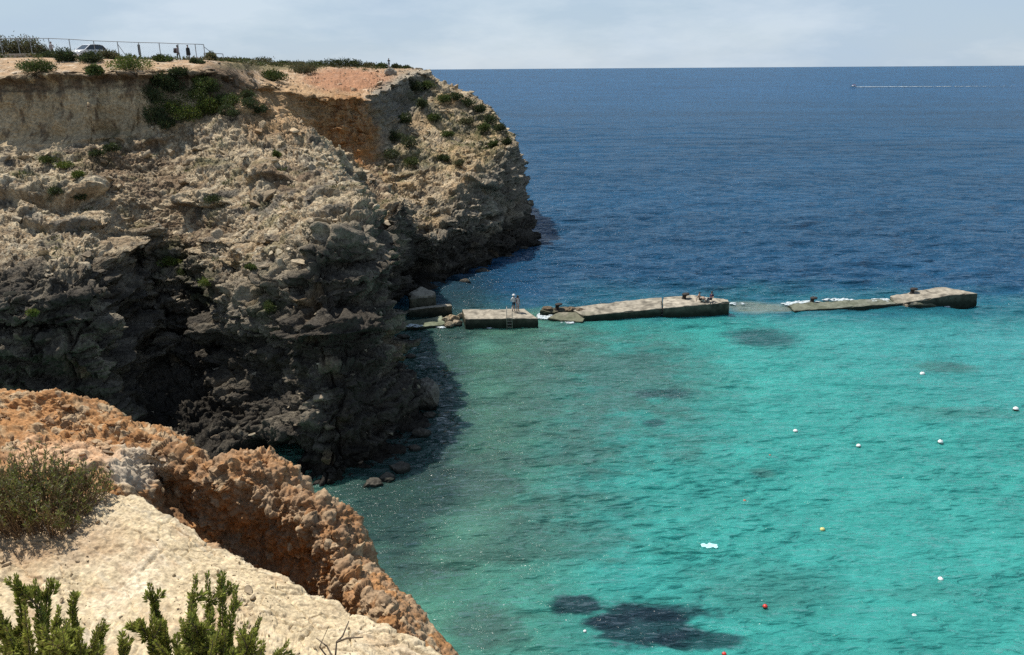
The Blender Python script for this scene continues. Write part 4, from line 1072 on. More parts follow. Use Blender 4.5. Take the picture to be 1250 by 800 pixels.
# ================================================================ THE BROKEN MOLE
def concrete_material(name='old_concrete'):
    return material(name, rough=0.9, spec=0.2, noise=0.35, scale=2.2, bump=0.03, bump_scale=9.0, tint=True)
def slab_mesh(top, z_bot, seed, edge=0.10, rough=0.085, bottom_shift=(0, 0), crack=None, top_tint=None):
    """a cast block from its top outline: bevelled, cut fine and worn; returns vertices round its own base"""
    top = [np.asarray(p, float) for p in top]
    bm = bmesh.new()
    a = [bm.verts.new(p) for p in top]
    b = [bm.verts.new((p[0] + bottom_shift[0], p[1] + bottom_shift[1], z_bot)) for p in top]
    n = len(a)
    bm.faces.new(a); bm.faces.new(b[::-1])
    for i in range(n): bm.faces.new((a[i], b[i], b[(i + 1) % n], a[(i + 1) % n]))
    bmesh.ops.recalc_face_normals(bm, faces=bm.faces)
    bmesh.ops.bevel(bm, geom=list(bm.edges), offset=edge, segments=2, affect='EDGES', profile=0.6)
    bmesh.ops.triangulate(bm, faces=[f for f in bm.faces if len(f.verts) > 4])
    for _ in range(7):
        long = [e for e in bm.edges if e.calc_length() > 0.42]
        if not long: break
        bmesh.ops.subdivide_edges(bm, edges=long, cuts=1, use_grid_fill=False)
        bmesh.ops.triangulate(bm, faces=[f for f in bm.faces if len(f.verts) > 4])
    bm.normal_update()
    co = np.array([v.co[:] for v in bm.verts]); no = np.array([v.normal[:] for v in bm.verts])
    d = rough * (fbm(co, 1.6, 3, seed) * 1.6 + fbm(co, 0.5, 3, seed + 1) * 0.9)
    w1_, w2_, wr_ = worley(co + 0.3 * fbm(co, 0.8, 2, seed + 2)[..., None], 0.9, seed + 3)
    lowedge = smooth(0.25, 0.9, no[:, 2] * -1 + 0.6) 
    chips = np.where(wr_ > 0.72, -0.16, 0.0) * smooth(0.25, 0.75, 1 - np.abs(np.abs(no[:, 2]) - 0.55) * 1.6)
    co = co + no * (d + chips)[:, None]
    for v, c in zip(bm.verts, co): v.co = c
    # tint: pale worn tops, sides darkened for shade, black-green algae where the sea washes
    up = smooth(0.35, 0.8, no[:, 2])
    nn = fbm(co, 1.3, 4, seed + 5, 0.6); n2_ = fbm(co * np.array([1, 1, 0.15]), 0.7, 3, seed + 6)
    base = np.array([0.31, 0.275, 0.215]) if top_tint is None else np.asarray(top_tint)
    col = np.broadcast_to(base, co.shape).copy()
    crk = worley(co + 0.6 * fbm(co, 1.2, 3, seed + 8)[..., None], 2.6, seed + 7); col = lerp(col, base * 0.35, smooth(0.05, 0.0, crk[1] - crk[0]))
    col = lerp(col, base * 0.50, smooth(0.0, 0.3, nn)); col = lerp(col, base * 1.2, smooth(0.1, 0.4, -nn) * 0.6)
    side = np.array([0.13, 0.12, 0.085])
    col = lerp(col, lerp(np.broadcast_to(side, co.shape), np.array([0.055, 0.055, 0.038]), smooth(-0.2, 0.25, n2_)), 1 - up)
    wet = 1 - smooth(0.35, 0.95, co[:, 2] + 0.5 * n2_)
    col = lerp(col, np.array([0.022, 0.030, 0.020]), wet * (1 - 0.75 * up)); col = lerp(col, np.array([0.085, 0.10, 0.055]), wet * up * 0.6 * (co[:, 2] < 0.75))
    return bm, col
def finish(bm, col, name, mat, origin, parent=None):
    m = bpy.data.meshes.new(name)
    bmesh.ops.translate(bm, verts=bm.verts, vec=-V(origin))
    bm.to_mesh(m); bm.free()
    a = m.color_attributes.new('tint', 'FLOAT_COLOR', 'POINT')
    c = np.ones((len(m.vertices), 4), np.float32); c[:, :3] = np.clip(col, 0.005, 0.9); a.data.foreach_set('color', c.ravel())
    return link(name, m, mat, parent)
def block(name, label, top, seed, group=None, cat='concrete block', z_bot=-3.0, **kw):
    o = np.mean([np.asarray(p) for p in top], 0); o[2] = 0
    root = empty(name, o); tag(root, label, cat, group)
    bm, col = slab_mesh(top, z_bot, seed, **kw)
    finish(bm, col, 'concrete', concrete_material(), o, root)
    return root
IRON = material('rusty_iron', (0.030, 0.024, 0.020), 0.75, 0.3, noise=0.4, scale=18, bump=0.01)
def lathe(profile, sides=18):
    """profile: (radius, z) from bottom to top"""
    v, f = [], []
    for r, z in profile:
        for k in range(sides):
            t = 2 * math.pi * k / sides; v.append((r * math.cos(t), r * math.sin(t), z))
    for i in range(len(profile) - 1):
        for k in range(sides):
            k2 = (k + 1) % sides
            f.append((i * sides + k, i * sides + k2, (i + 1) * sides + k2, (i + 1) * sides + k))
    f.append(tuple(range(sides))[::-1]); f.append(tuple((len(profile) - 1) * sides + k for k in range(sides)))
    return v, f
def mesh_obj(name, v, f, mat, parent=None, smooth_=True, loc=None):
    m = bpy.data.meshes.new(name); m.from_pydata(v, [], f); m.update()
    m.polygons.foreach_set('use_smooth', np.full(len(m.polygons), smooth_))
    o = link(name, m, mat, parent)
    if loc is not None: o.location = V(loc)
    return o
def bollard(parent, at, hook=1.0):
    """mooring bollard: flared foot, waist and a head that leans out to one side"""
    v, f = lathe([(0.30, -0.12), (0.30, 0.04), (0.22, 0.10), (0.19, 0.30), (0.21, 0.42), (0.36, 0.50), (0.38, 0.58), (0.30, 0.64), (0.10, 0.66)])
    v = [(x + (0.22 * hook * max(0, z - 0.36) / 0.28 if z > 0.36 else 0), y, z) for x, y, z in v]
    at = np.asarray(at) - np.asarray(parent.location)
    return mesh_obj('bollard', v, f, IRON, parent, True, at)
L_ = at_level
# blocks, from the cliff outward
block('concrete_block', 'weathered grey block with a sloping top at the cave mouth', [L_(498, 357, 2.0), L_(515, 349, 2.6), L_(531, 356, 2.2), L_(532, 361, 2.0), L_(500, 363, 1.9)], 610, 'broken blocks by the cave', rough=0.12, edge=0.2)
block('tilted_slab', 'thick pale concrete slab lying tilted between the cave block and the washed rubble', [L_(499, 376, 1.0), L_(550, 371, 1.35), L_(552, 373.5, 1.25), L_(499, 378.5, 0.9)], 620, 'broken blocks by the cave', cat='concrete slab', edge=0.06)
block('washed_slab', 'low whitish green slab awash at the foot of the cliff', [L_(487, 392, 0.30), L_(540, 386.5, 0.5), L_(544, 396, 0.34), L_(515, 399, 0.30), L_(487, 400, 0.2)], 630, 'broken blocks by the cave', cat='concrete slab', rough=0.12, top_tint=(0.40, 0.42, 0.30))
b1 = block('mole_block', 'square concrete block with a metal ladder and two standing people on it', [L_(568, 389.5, 1.05), L_(657, 388.5, 1.02), L_(640, 377, 1.20), L_(564, 377.5, 1.28)], 640, 'blocks of the broken mole')
lad = Tubes()
for px in (618.6, 625.2):
    a = L_(px, 387.6, 1.2)
    lad.add([a + [0, 0.55, 0.0], a + [0, 0.55, 0.75], a + [0, 0.40, 0.95], a + [0, 0.05, 0.92], a + [0, -0.12, 0.70], a + [0, -0.14, 0.0], a + [0, -0.14, -1.6]], 0.030, 6)
l0, l1_ = L_(618.6, 387.6, 1.2), L_(625.2, 387.6, 1.2)
for k in range(5): lad.add([l0 + [0, -0.14, -0.05 - 0.3 * k], l1_ + [0, -0.14, -0.05 - 0.3 * k]], 0.022, 5)
lad.build('ladder', material('grey_steel', (0.35, 0.33, 0.30), 0.45, 0.7, noise=0.2, scale=20), b1, b1.location)
bf = block('broken_slab', 'dark flat slab with a bollard, broken between the two large blocks', [L_(659, 380, 0.55), L_(664, 375.5, 0.75), L_(690, 374.5, 0.75), L_(702, 375.5, 0.7), L_(704, 379, 0.62), L_(676, 381.5, 0.5)], 650, 'blocks of the broken mole', cat='concrete slab', top_tint=(0.14, 0.115, 0.085), rough=0.12)
bollard(bf, L_(680, 378, 0.62))
block('sunken_slab', 'pale slab sloping into the sea against the dark end of the longest block', [L_(668, 388, 0.30), L_(682, 381, 0.65), L_(707, 380, 0.72), L_(714, 388, 0.42), L_(711, 393, 0.22), L_(684, 392, 0.12)], 655, 'blocks of the broken mole', cat='concrete slab', top_tint=(0.30, 0.265, 0.20), rough=0.08)
b2 = block('mole_block', 'longest concrete block, two people sitting at its seaward corner', [L_(712, 385.5, 0.66), L_(808, 376.5, 1.05), L_(808, 363, 1.15), L_(795, 363.5, 1.12), L_(694, 375.5, 0.80)], 660, 'blocks of the broken mole')
bm_, col_ = slab_mesh([L_(809.3, 376.3, 1.12), L_(891, 369, 1.42), L_(889, 366, 1.50), L_(846, 360, 1.50), L_(809.3, 362.5, 1.22)], -3.0, 665, top_tint=(0.36, 0.32, 0.25))
finish(bm_, col_, 'end_section', concrete_material(), np.array(b2.location), b2)
bollard(b2, L_(835, 365.5, 1.30))
b3 = block('awash_slab', 'long low slab awash with foam, a bollard at its left end', [L_(970, 379.5, 0.24), L_(1094, 371, 0.58), L_(1089, 365, 0.52), L_(1040, 366, 0.36), L_(960, 371, 0.12)], 670, 'blocks of the broken mole', cat='concrete slab', top_tint=(0.27, 0.265, 0.23))
bollard(b3, L_(991, 370, 0.10))
b4 = block('mole_block', 'outermost concrete block at the seaward end, tilted, with a hollowed front', [L_(1092, 371, 0.55), L_(1126, 366.5, 0.85), L_(1159, 360.5, 1.30), L_(1195, 358, 1.42), L_(1149, 349.5, 1.55), L_(1086, 361, 0.80)], 680, 'blocks of the broken mole', rough=0.12)
bollard(b4, L_(1113, 359, 0.95))
bm_, col_ = slab_mesh([L_(1108, 371, 0.62), L_(1128, 366.5, 0.75), L_(1143, 368.5, 0.55), L_(1146, 373, 0.3), L_(1112, 375, 0.25)], -2.5, 690, rough=0.16, edge=0.22)
finish(bm_, col_, 'fallen_front', concrete_material(), np.array(b4.location), b4)

# rocks lying in the water
def boulder(name, label, centre, size, seed, tint, group=None, cat='rock', cuts=9, squash=(1, 1, 0.8)):
    rg = np.random.default_rng(seed)
    bm = bmesh.new(); bmesh.ops.create_icosphere(bm, subdivisions=5 if size > 0.8 else 4, radius=1.0)
    v = np.array([q.co[:] for q in bm.verts])
    for _ in range(cuts):
        n = rg.normal(size=3); n /= np.linalg.norm(n); d = rg.uniform(0.55, 0.85); v -= np.maximum(v @ n - d, 0)[:, None] * n
    n = v / np.linalg.norm(v, axis=1, keepdims=True)
    v = v + n * (0.20 * fbm(v + seed, 0.8, 4, seed, 0.55, True) + 0.10 * fbm(v + seed, 0.25, 3, seed + 1))[:, None]
    v = v * np.asarray(squash) * size
    for q, c in zip(bm.verts, v): q.co = c
    w = v[:, 2] + centre[2]
    col = np.broadcast_to(np.asarray(tint), v.shape) * (1 + 0.6 * fbm(v, 0.5 * size, 4, seed + 2)[:, None])
    col = lerp(col, np.array([0.02, 0.022, 0.018]), 1 - smooth(0.1, 0.6 * size, w))
    o = finish(bm, col, name, rock_material('broken_stone', 5.0, 0.03, chips=0.03), (0, 0, 0))
    o.location = V(centre)
    tag(o, label, cat, group); return o
boulder('boulder', 'large pale topped boulder in the sea against the dark cliff', L_(516, 489, 0.7) + np.array([0, 0.4, 0]), 1.35, 700, (0.15, 0.135, 0.11), squash=(0.82, 0.85, 1.2))
for i, (px, py, s) in enumerate(((524, 508, .42), (514, 530, .5), (505, 548, .36), (488, 572, .55), (470, 584, .42), (455, 592, .5), (500, 436, .4), (492, 412, .45), (530, 494, .3), (640, 304, .7), (652, 298, .6), (622, 315, .6), (590, 333, .7), (566, 345, .6))):
    boulder('rock', 'dark wet rock breaking the surface at the foot of the cliffs', L_(px, py, 0.05), s, 760 + i, (.075, .066, .052), 'wet rocks along the foot of the cliffs', squash=(1.3, 1.0, .75))
for i, (px, py, s, t) in enumerate(((543, 392, .55, (.30, .25, .17)), (553, 390, .6, (.33, .25, .16)), (558, 395, .5, (.26, .21, .15)), (562, 386, .4, (.3, .26, .19)), (549, 397, .45, (.2, .17, .12)), (536, 389, .35, (.3, .27, .18)))):
    boulder('rock', 'brownish rock jammed between the washed slab and the ladder block', L_(px, py, 0.25), s, 710 + i, t, 'rocks at the root of the mole')
for i, (px, py, s) in enumerate(((668, 377, .4), (696, 378, .45), (708, 379, .4))):
    boulder('rock', 'small dark rubble lump by the bollard of the broken dark slab', L_(px, py, 0.7), s, 720 + i, (.16, .12, .08), 'rubble on the broken slab', squash=(1.3, .9, .6))
for i, (px, py, s) in enumerate(((1097, 371, .45), (1103, 374, .5), (1090, 374, .3))):
    boulder('rock', 'rubble lump between the foamy slab and the outermost block', L_(px, py, 0.2), s, 730 + i, (.22, .18, .13), 'rubble between the outer blocks')
# foam
FOAM = material('foam', (0.50, 0.56, 0.57), 0.6, noise=0.1, scale=6, bump=0.02)
def foam(rects, seed):
    rg = np.random.default_rng(seed); vs, fs, base = [], [], 0
    for px, py, rx, ry, n, z in rects:
        for _ in range(n):
            a = rg.uniform(0, 6.28); q = rg.uniform(0, 1) ** 0.6
            c = L_(px + rx * q * math.cos(a), py + ry * q * math.sin(a), z + rg.uniform(0, 0.08))
            s = rg.uniform(0.05, 0.22); k = 9
            ang = np.linspace(0, 6.28, k, endpoint=False); rr_ = s * rg.uniform(0.55, 1.2, k)
            ring = np.stack([np.cos(ang) * rr_ * 1.5, np.sin(ang) * rr_, np.zeros(k)], 1)
            vv = np.concatenate([ring + c, ring * 0.55 + c + [0, 0, s * 0.30], [c + [0, 0, s * 0.36]], [c - [0, 0, 0.05]]])
            for i in range(k):
                j = (i + 1) % k
                fs += [(base + i, base + j, base + k + j), (base + i, base + k + j, base + k + i), (base + k + i, base + k + j, base + 2 * k), (base + j, base + i, base + 2 * k + 1)]
            vs.append(vv); base += len(vv)
    o = mesh_obj('sea_foam', [tuple(x) for x in np.concatenate(vs)], fs, FOAM); structure(o, 'stuff')
foam([(664, 386, 8, 4, 130, .05), (672, 383, 8, 2.5, 60, .1), (968, 371, 12, 2.2, 90, .05), (985, 369, 16, 1.5, 60, .1), (1030, 366, 26, 1.6, 120, .12), (1075, 367, 16, 2.2, 110, .35), (1050, 363.5, 24, 1.0, 60, .05),
      (600, 400.5, 4, .8, 6, .03), (505, 398, 14, 1.6, 26, .3), (540, 399.5, 10, 1.2, 16, .05), (1150, 375, 10, .8, 8, .03), (900, 371, 10, 1.2, 10, .05), (695, 394, 10, 1.0, 12, .04)], 5)
# ================================================================ PEOPLE
SKIN = material('skin', (0.42, 0.25, 0.17), 0.55, noise=0.08, scale=20)
CLOTH = {}
def cloth(name, rgb): return material('cloth_' + name, rgb, 0.85, noise=0.15, scale=25)
SHOE = material('shoe_leather', (0.03, 0.028, 0.027), 0.6, noise=0.15, scale=30)
HAIR = material('dark_hair', (0.018, 0.013, 0.010), 0.6, noise=0.2, scale=60)
EYE = material('eye_dark', (0.01, 0.008, 0.006), 0.25, noise=0.05)
BASE = {'pelvis': (0, 0, .93, .125), 'waist': (0, 0, 1.10, .118), 'chest': (0, .01, 1.30, .142), 'neckbase': (0, .01, 1.44, .075), 'neck': (0, 0, 1.50, .052),
        'jaw': (0, -.015, 1.57, .072), 'skull': (0, 0, 1.65, .092), 'crown': (0, .005, 1.705, .070), 'nose': (0, -.098, 1.615, .016)}
SIDE = {'shoulder': (.165, .01, 1.40, .066), 'elbow': (.215, .02, 1.12, .042), 'wrist': (.225, -.04, .87, .028), 'palm': (.225, -.06, .80, .030),
        'hip': (.085, 0, .88, .088), 'knee': (.095, -.015, .49, .058), 'ankle': (.10, .015, .085, .038), 'heel': (.10, .03, .04, .036), 'toe': (.11, -.15, .032, .030)}
def person(name, label, foot, rz, pose, shirt, trousers, hair='short', bare_legs=False, bare_arms=True, hat=None, group=None, wide=1.0, scale=1.0, shirt_on=True, long_coat=None):
    J = {k: list(v) for k, v in BASE.items()}
    for k, v in SIDE.items():
        J[k + '_r'] = list(v); J[k + '_l'] = [-v[0]] + list(v[1:])
    for k, v in pose.items():
        J[k] = list(v) + ([J[k][3]] if len(v) == 3 else [])
    for k in ('pelvis', 'waist', 'chest'): J[k][3] *= wide
    names = list(J); idx = {k: i for i, k in enumerate(names)}
    bones = [('pelvis', 'waist'), ('waist', 'chest'), ('chest', 'neckbase'), ('neckbase', 'neck'), ('neck', 'jaw'), ('jaw', 'skull'), ('skull', 'crown'), ('skull', 'nose')]
    for s in ('_r', '_l'):
        bones += [('chest', 'shoulder' + s), ('shoulder' + s, 'elbow' + s), ('elbow' + s, 'wrist' + s), ('wrist' + s, 'palm' + s),
                  ('pelvis', 'hip' + s), ('hip' + s, 'knee' + s), ('knee' + s, 'ankle' + s), ('ankle' + s, 'heel' + s), ('ankle' + s, 'toe' + s)]
    m = bpy.data.meshes.new('skeleton')
    m.from_pydata([J[k][:3] for k in names], [(idx[a], idx[b]) for a, b in bones], []); m.update()
    o = bpy.data.objects.new('skeleton', m); COL.objects.link(o)
    sk = o.modifiers.new('skin', 'SKIN'); sk.use_smooth_shade = True
    for i, k in enumerate(names):
        sv = m.skin_vertices[0].data[i]; r = J[k][3]
        sv.radius = (r, r * (0.72 if k in ('pelvis', 'waist', 'chest') else 1.0)) ; sv.use_root = (k == 'pelvis')
    sub = o.modifiers.new('sub', 'SUBSURF'); sub.levels = 2; sub.render_levels = 2
    dg = bpy.context.evaluated_depsgraph_get(); dg.update()
    body = bpy.data.meshes.new_from_object(o.evaluated_get(dg))
    bpy.data.objects.remove(o); bpy.data.meshes.remove(m)
    # five fingers on each palm, curled, thumb from the side
    bm = bmesh.new(); bm.from_mesh(body)
    for s, sg in (('_r', 1), ('_l', -1)):
        w, p = np.array(J['wrist' + s][:3]), np.array(J['palm' + s][:3])
        d = (p - w) / (np.linalg.norm(p - w) + 1e-9)
        side = np.cross(d, [sg, 0.2, 0.1]); side /= np.linalg.norm(side); inn = np.cross(side, d)
        for q, ln in ((-1.5, .055), (-.5, .068), (.5, .074), (1.5, .066), (9, .05)):
            if q == 9: st = w + d * .03 + side * .024; dr = d * .6 + side * .8
            else: st = p + side * q * .013 * -1 - d * .004; dr = d
            chain = [st, st + dr * ln * .5 + inn * .004, st + dr * ln * .85 + inn * .022, st + dr * ln * .95 + inn * .038]
            rings = []
            for c, r in zip(chain, (.0088, .0082, .0075, .005)):
                u = np.cross(dr, inn); u /= np.linalg.norm(u); t = np.cross(u, dr); t /= np.linalg.norm(t)
                rings.append([bm.verts.new(tuple(c + r * (u * math.cos(a) + t * math.sin(a)))) for a in np.linspace(0, 2 * math.pi, 5, endpoint=False)])
            for a, b in zip(rings[:-1], rings[1:]):
                for i in range(5): bm.faces.new((a[i], a[(i + 1) % 5], b[(i + 1) % 5], b[i]))
            bm.faces.new(rings[-1]); bm.faces.new(rings[0][::-1])
    bm.to_mesh(body); bm.free()
    mats = [SKIN, shirt, trousers, SHOE]
    body.materials.clear()
    for x in mats: body.materials.append(x)
    seg = [(np.array(J[a][:3]), np.array(J[b][:3]), a, b) for a, b in bones]
    for f in body.polygons:
        c = np.array(f.center); best = None
        for a, b, na, nb in seg:
            t = np.clip(np.dot(c - a, b - a) / (np.dot(b - a, b - a) + 1e-9), 0, 1); dd = np.linalg.norm(c - a - (b - a) * t)
            if best is None or dd < best[0]: best = (dd, na, nb, t)
        _, na, nb, t = best
        part = nb.split('_')[0]
        k = 0
        if part in ('waist', 'chest', 'shoulder') or (part == 'neckbase' and t < 0.8): k = 1 if shirt_on else 0
        elif part == 'elbow': k = 1 if shirt_on and (not bare_arms or t < 0.55) else 0
        elif part == 'wrist': k = 1 if shirt_on and not bare_arms else 0
        elif part == 'hip': k = 2
        elif part == 'knee': k = 2 if not bare_legs or t < 0.6 else 0
        elif part == 'ankle': k = 0 if bare_legs else 2
        elif part in ('heel', 'toe'): k = 3
        if na == 'pelvis' and part == 'waist' and t < 0.25: k = 2
        f.material_index = k
        f.use_smooth = True
    root = empty(name, foot, rz); tag(root, label, 'person', group); root.scale = (scale,) * 3
    link('body', body, None, root)
    sk_, cr = np.array(J['skull'][:3]), np.array(J['crown'][:3])
    ax = Vector(cr - sk_).to_track_quat('Z', 'Y')
    bm = bmesh.new(); bmesh.ops.create_uvsphere(bm, u_segments=18, v_segments=12, radius=0.108)
    bmesh.ops.delete(bm, geom=[v for v in bm.verts if v.co.z < (-.005 if hair == 'short' else -.10) or (v.co.y < -.055 and v.co.z < .05)], context='VERTS')
    for v in bm.verts:
        if hair == 'long' and v.co.z < 0: v.co.z *= 1.9
        v.co = ax @ v.co
    mh = bpy.data.meshes.new('hair'); bm.to_mesh(mh); bm.free()
    h = link('hair', mh, HAIR, root); h.location = V(sk_ + np.array([0, 0.010, 0.004])); 
    md = h.modifiers.new('thick', 'SOLIDIFY'); md.thickness = 0.012
    for sx in (-1, 1):
        bm = bmesh.new(); bmesh.ops.create_uvsphere(bm, u_segments=8, v_segments=6, radius=0.012)
        me = bpy.data.meshes.new('eye'); bm.to_mesh(me); bm.free()
        e = link('eye', me, EYE, root); e.location = V(sk_ + np.array([sx * .034, -.088, -.005]))
    if hat:
        v, f = lathe([(.112, 0), (.165, .004), (.165, .012), (.112, .016), (.108, .07), (.08, .10), (.02, .11)], 20)
        mesh_obj('hat', v, f, hat, root, True, sk_ + np.array([0, 0, .02]))
    if long_coat is not None:
        v, f = lathe([(.23, .62), (.25, .66), (.235, .95), (.225, 1.20), (.215, 1.36), (.12, 1.46), (.085, 1.48)], 22)
        v = [(x * 1.05, y * 0.72, z) for x, y, z in v]
        mesh_obj('coat', v, f, long_coat, root)
    return root
def backpack(label, carrier, rgb, off=(0, 0.155, 1.20), size=(.15, .09, .23), group=None):
    root = empty('backpack'); tag(root, label, 'backpack', group)
    bm = bmesh.new(); bmesh.ops.create_cube(bm, size=2)
    bmesh.ops.scale(bm, verts=bm.verts, vec=size)
    bmesh.ops.bevel(bm, geom=list(bm.edges), offset=.05, segments=3, affect='EDGES')
    m = bpy.data.meshes.new('bag'); bm.to_mesh(m); bm.free(); m.polygons.foreach_set('use_smooth', np.ones(len(m.polygons), bool))
    mt = material('canvas_%d' % len(MATS), rgb, 0.85, noise=0.2, scale=30)
    link('bag', m, mt, root)
    bm = bmesh.new(); bmesh.ops.create_cube(bm, size=2); bmesh.ops.scale(bm, verts=bm.verts, vec=(size[0] * .75, .03, size[2] * .4)); bmesh.ops.bevel(bm, geom=list(bm.edges), offset=.02, segments=2, affect='EDGES')
    m = bpy.data.meshes.new('pocket'); bm.to_mesh(m); bm.free(); p = link('pocket', m, mt, root); p.location = (0, size[1] + .02, -size[2] * .4)
    for sx in (-1, 1):
        t = Tubes(); t.add([(sx * .09, -size[1], -.18), (sx * .14, -size[1] - .10, -.10), (sx * .14, -size[1] - .17, .05), (sx * .12, -size[1] - .10, .22), (sx * .08, -size[1] + .02, .20)], .017, 6); t.build('strap', mt, root)
    mtx = Matrix.Translation(carrier.location) @ Matrix.Rotation(carrier.rotation_euler.z, 4, 'Z')
    root.location = mtx @ Vector(off); root.rotation_euler = (0, 0, carrier.rotation_euler.z)
    return root
ARM_UP = {'elbow_r': (.24, -.10, 1.20), 'wrist_r': (.10, -.26, 1.42), 'palm_r': (.07, -.27, 1.49), 'elbow_l': (-.24, -.10, 1.20), 'wrist_l': (-.10, -.26, 1.42), 'palm_l': (-.07, -.27, 1.49)}
WALK = {'knee_r': (.095, -.14, .50), 'ankle_r': (.10, -.20, .10), 'heel_r': (.10, -.17, .05), 'toe_r': (.11, -.36, .04), 'knee_l': (-.095, .03, .49), 'ankle_l': (-.10, .20, .11), 'heel_l': (-.10, .22, .07), 'toe_l': (-.11, .04, .032)}
def hip_stand(z): return {}
f1_ = L_(627.2, 380.3, 1.16); f2_ = L_(632.0, 380.8, 1.15)
p1 = person('person', 'person in white cap and top with dark shorts, standing left of the backpack wearer', f1_, R(200), {'elbow_r': (.26, -.05, 1.17), 'wrist_r': (.20, -.20, 1.02), 'palm_r': (.18, -.26, .99)},
            cloth('white', (0.75, 0.75, 0.74)), cloth('navy', (0.015, 0.018, 0.035)), bare_legs=True, hat=material('cap_white', (0.78, 0.78, 0.76), 0.8, noise=0.08), bare_arms=False)
p2 = person('person', 'bare legged person with dark hair and dark backpack standing by the ladder block edge', f2_, R(150), {'elbow_l': (-.25, -.04, 1.16), 'wrist_l': (-.23, -.18, 1.0), 'palm_l': (-.22, -.24, .96)},
            cloth('pale_pink', (0.60, 0.50, 0.50)), cloth('pale_shorts', (0.45, 0.35, 0.33)), bare_legs=True, hair='long', scale=0.97)
p2.rotation_euler.z = R(25)
backpack('dark blue backpack worn by the right one of the pair on the block', p2, (0.014, 0.018, 0.04))
pf = cliff_point(475, 83); pf = at_depth(475, 82.5, 146)
pf[2] = max(pf[2] - 0.2, plateau_z(pf[0], pf[1]) - 0.05) if abs(pf[2] - plateau_z(pf[0], pf[1])) < 1.5 else pf[2]
boulder('rock', 'grey boulder under the dark figure on the headland skyline', pf + np.array([0.1, 0.1, -0.62]), 1.05, 745, (0.26, 0.235, 0.19), squash=(1.1, 1.0, 0.75))
p3 = person('person', 'dark dressed person in shorts photographing from the headland top', pf, R(0), ARM_UP, cloth('black', (0.012, 0.013, 0.018)), cloth('charcoal', (0.010, 0.010, 0.013)), bare_legs=True, bare_arms=False)
# camera held up in both hands
ph = bmesh.new(); bmesh.ops.create_cube(ph, size=1); bmesh.ops.scale(ph, verts=ph.verts, vec=(.13, .05, .085)); bmesh.ops.bevel(ph, geom=list(ph.edges), offset=.012, segments=2, affect='EDGES')
bmesh.ops.create_cone(ph, segments=14, radius1=.032, radius2=.036, depth=.07, cap_ends=True, matrix=Matrix.Translation((0, -.055, 0)) @ Matrix.Rotation(R(90), 4, 'X'))
mm = bpy.data.meshes.new('photo_camera'); ph.to_mesh(mm); ph.free()
pc = link('photo_camera', mm, IRON); pc.location = Vector(pf) + Vector((0, -.30, 1.52)); tag(pc, 'small dark camera held up by the figure on the headland', 'camera')
# by the fence
def on_plateau(px, Y):
    p = at_depth(px, 78, Y); p[2] = plateau_z(p[0], p[1]); return p
def drop_to(p, px, top_py, tall=1.74):
    """put the figure so that its head reaches the row it has in the photo, not lower than the ground"""
    top = at_depth(px, top_py, p[1])
    p[2] = max(top[2] - tall, p[2] - 0.4); return p
# ================================================================ ON THE PLATEAU
STEEL = material('galvanised', (0.075, 0.08, 0.085), 0.55, 0.6, noise=0.25, scale=12)
DSTEEL = material('dark_post', (0.045, 0.047, 0.05), 0.6, 0.4, noise=0.25, scale=12)
FY = 96.0
fence = empty('wire_fence', at_depth(120, 76, FY)); tag(fence, 'high wire mesh fence on thin steel posts along the plateau edge', 'fence')
fo = np.array(fence.location)
tops = [(-60, 47), (0, 47.5), (21, 47), (36, 47), (59, 47), (84, 48), (114, 50), (143, 51), (169, 52), (194, 52.5), (217, 53.5), (238, 54), (248.5, 54.5)]
def post_pts(px, py, Y=FY, down=-0.15):
    t = at_depth(px, py, Y); b = t.copy(); b[2] = plateau_z(t[0], t[1]) + down
    return b, t
rail = []
for px, py in tops:
    b, t = post_pts(px, py); rail.append((b, t))
    Tubes().add([b, t], 0.045, 6).build('post', STEEL, fence, fo)
Tubes().add([t for _, t in rail], 0.035, 6).build('top_rail', STEEL, fence, fo)
Tubes().add([b + [0, 0, 0.3] for b, _ in rail], 0.012, 4).build('bottom_wire', STEEL, fence, fo)
for (i, dx) in ((7, 1.1), (12, 2.0), (2, 1.0)):
    b, t = rail[i]; Tubes().add([t - (t - b) * 0.12, b + np.array([dx, 0.0, 0])], 0.03, 5).build('brace', STEEL, fence, fo)
wm = Tubes()
for (b0, t0), (b1, t1) in zip(rail[:-1], rail[1:]):
    n = max(2, int(np.linalg.norm(t1 - t0) / 0.30)); h = 0.97
    for k in range(n):
        for s in (0, 1):
            u0, u1 = k / n, (k + 1) / n
            if s: u0, u1 = u1, u0
            lo0 = b0 + (b1 - b0) * u0 + [0, 0, .3]; hi0 = t0 + (t1 - t0) * u0; lo1 = b0 + (b1 - b0) * u1 + [0, 0, .3]; hi1 = t0 + (t1 - t0) * u1
            pts = []
            m = 8
            for q in range(m + 1):
                lo, hi = (lo0, hi0) if q % 2 == 0 else (lo1, hi1)
                pts.append(lo + (hi - lo) * q / m)
            wm.add(pts, 0.0028, 3)
wm.build('wire_mesh', STEEL, fence, fo)
f2 = empty('low_railing', at_depth(260, 74, 104)); tag(f2, 'low steel railing beyond the end of the high wire fence', 'railing')
fo2 = np.array(f2.location); r2 = []
for px, py in ((249, 65), (263, 65.5), (272, 66)):
    b, t = post_pts(px, py, 104); r2.append(t); Tubes().add([b, t], 0.05, 6).build('post', STEEL, f2, fo2)
Tubes().add(r2, 0.04, 6).build('top_rail', STEEL, f2, fo2)
Tubes().add([t - np.array([0, 0, .45]) for t in r2], 0.03, 6).build('mid_rail', STEEL, f2, fo2)
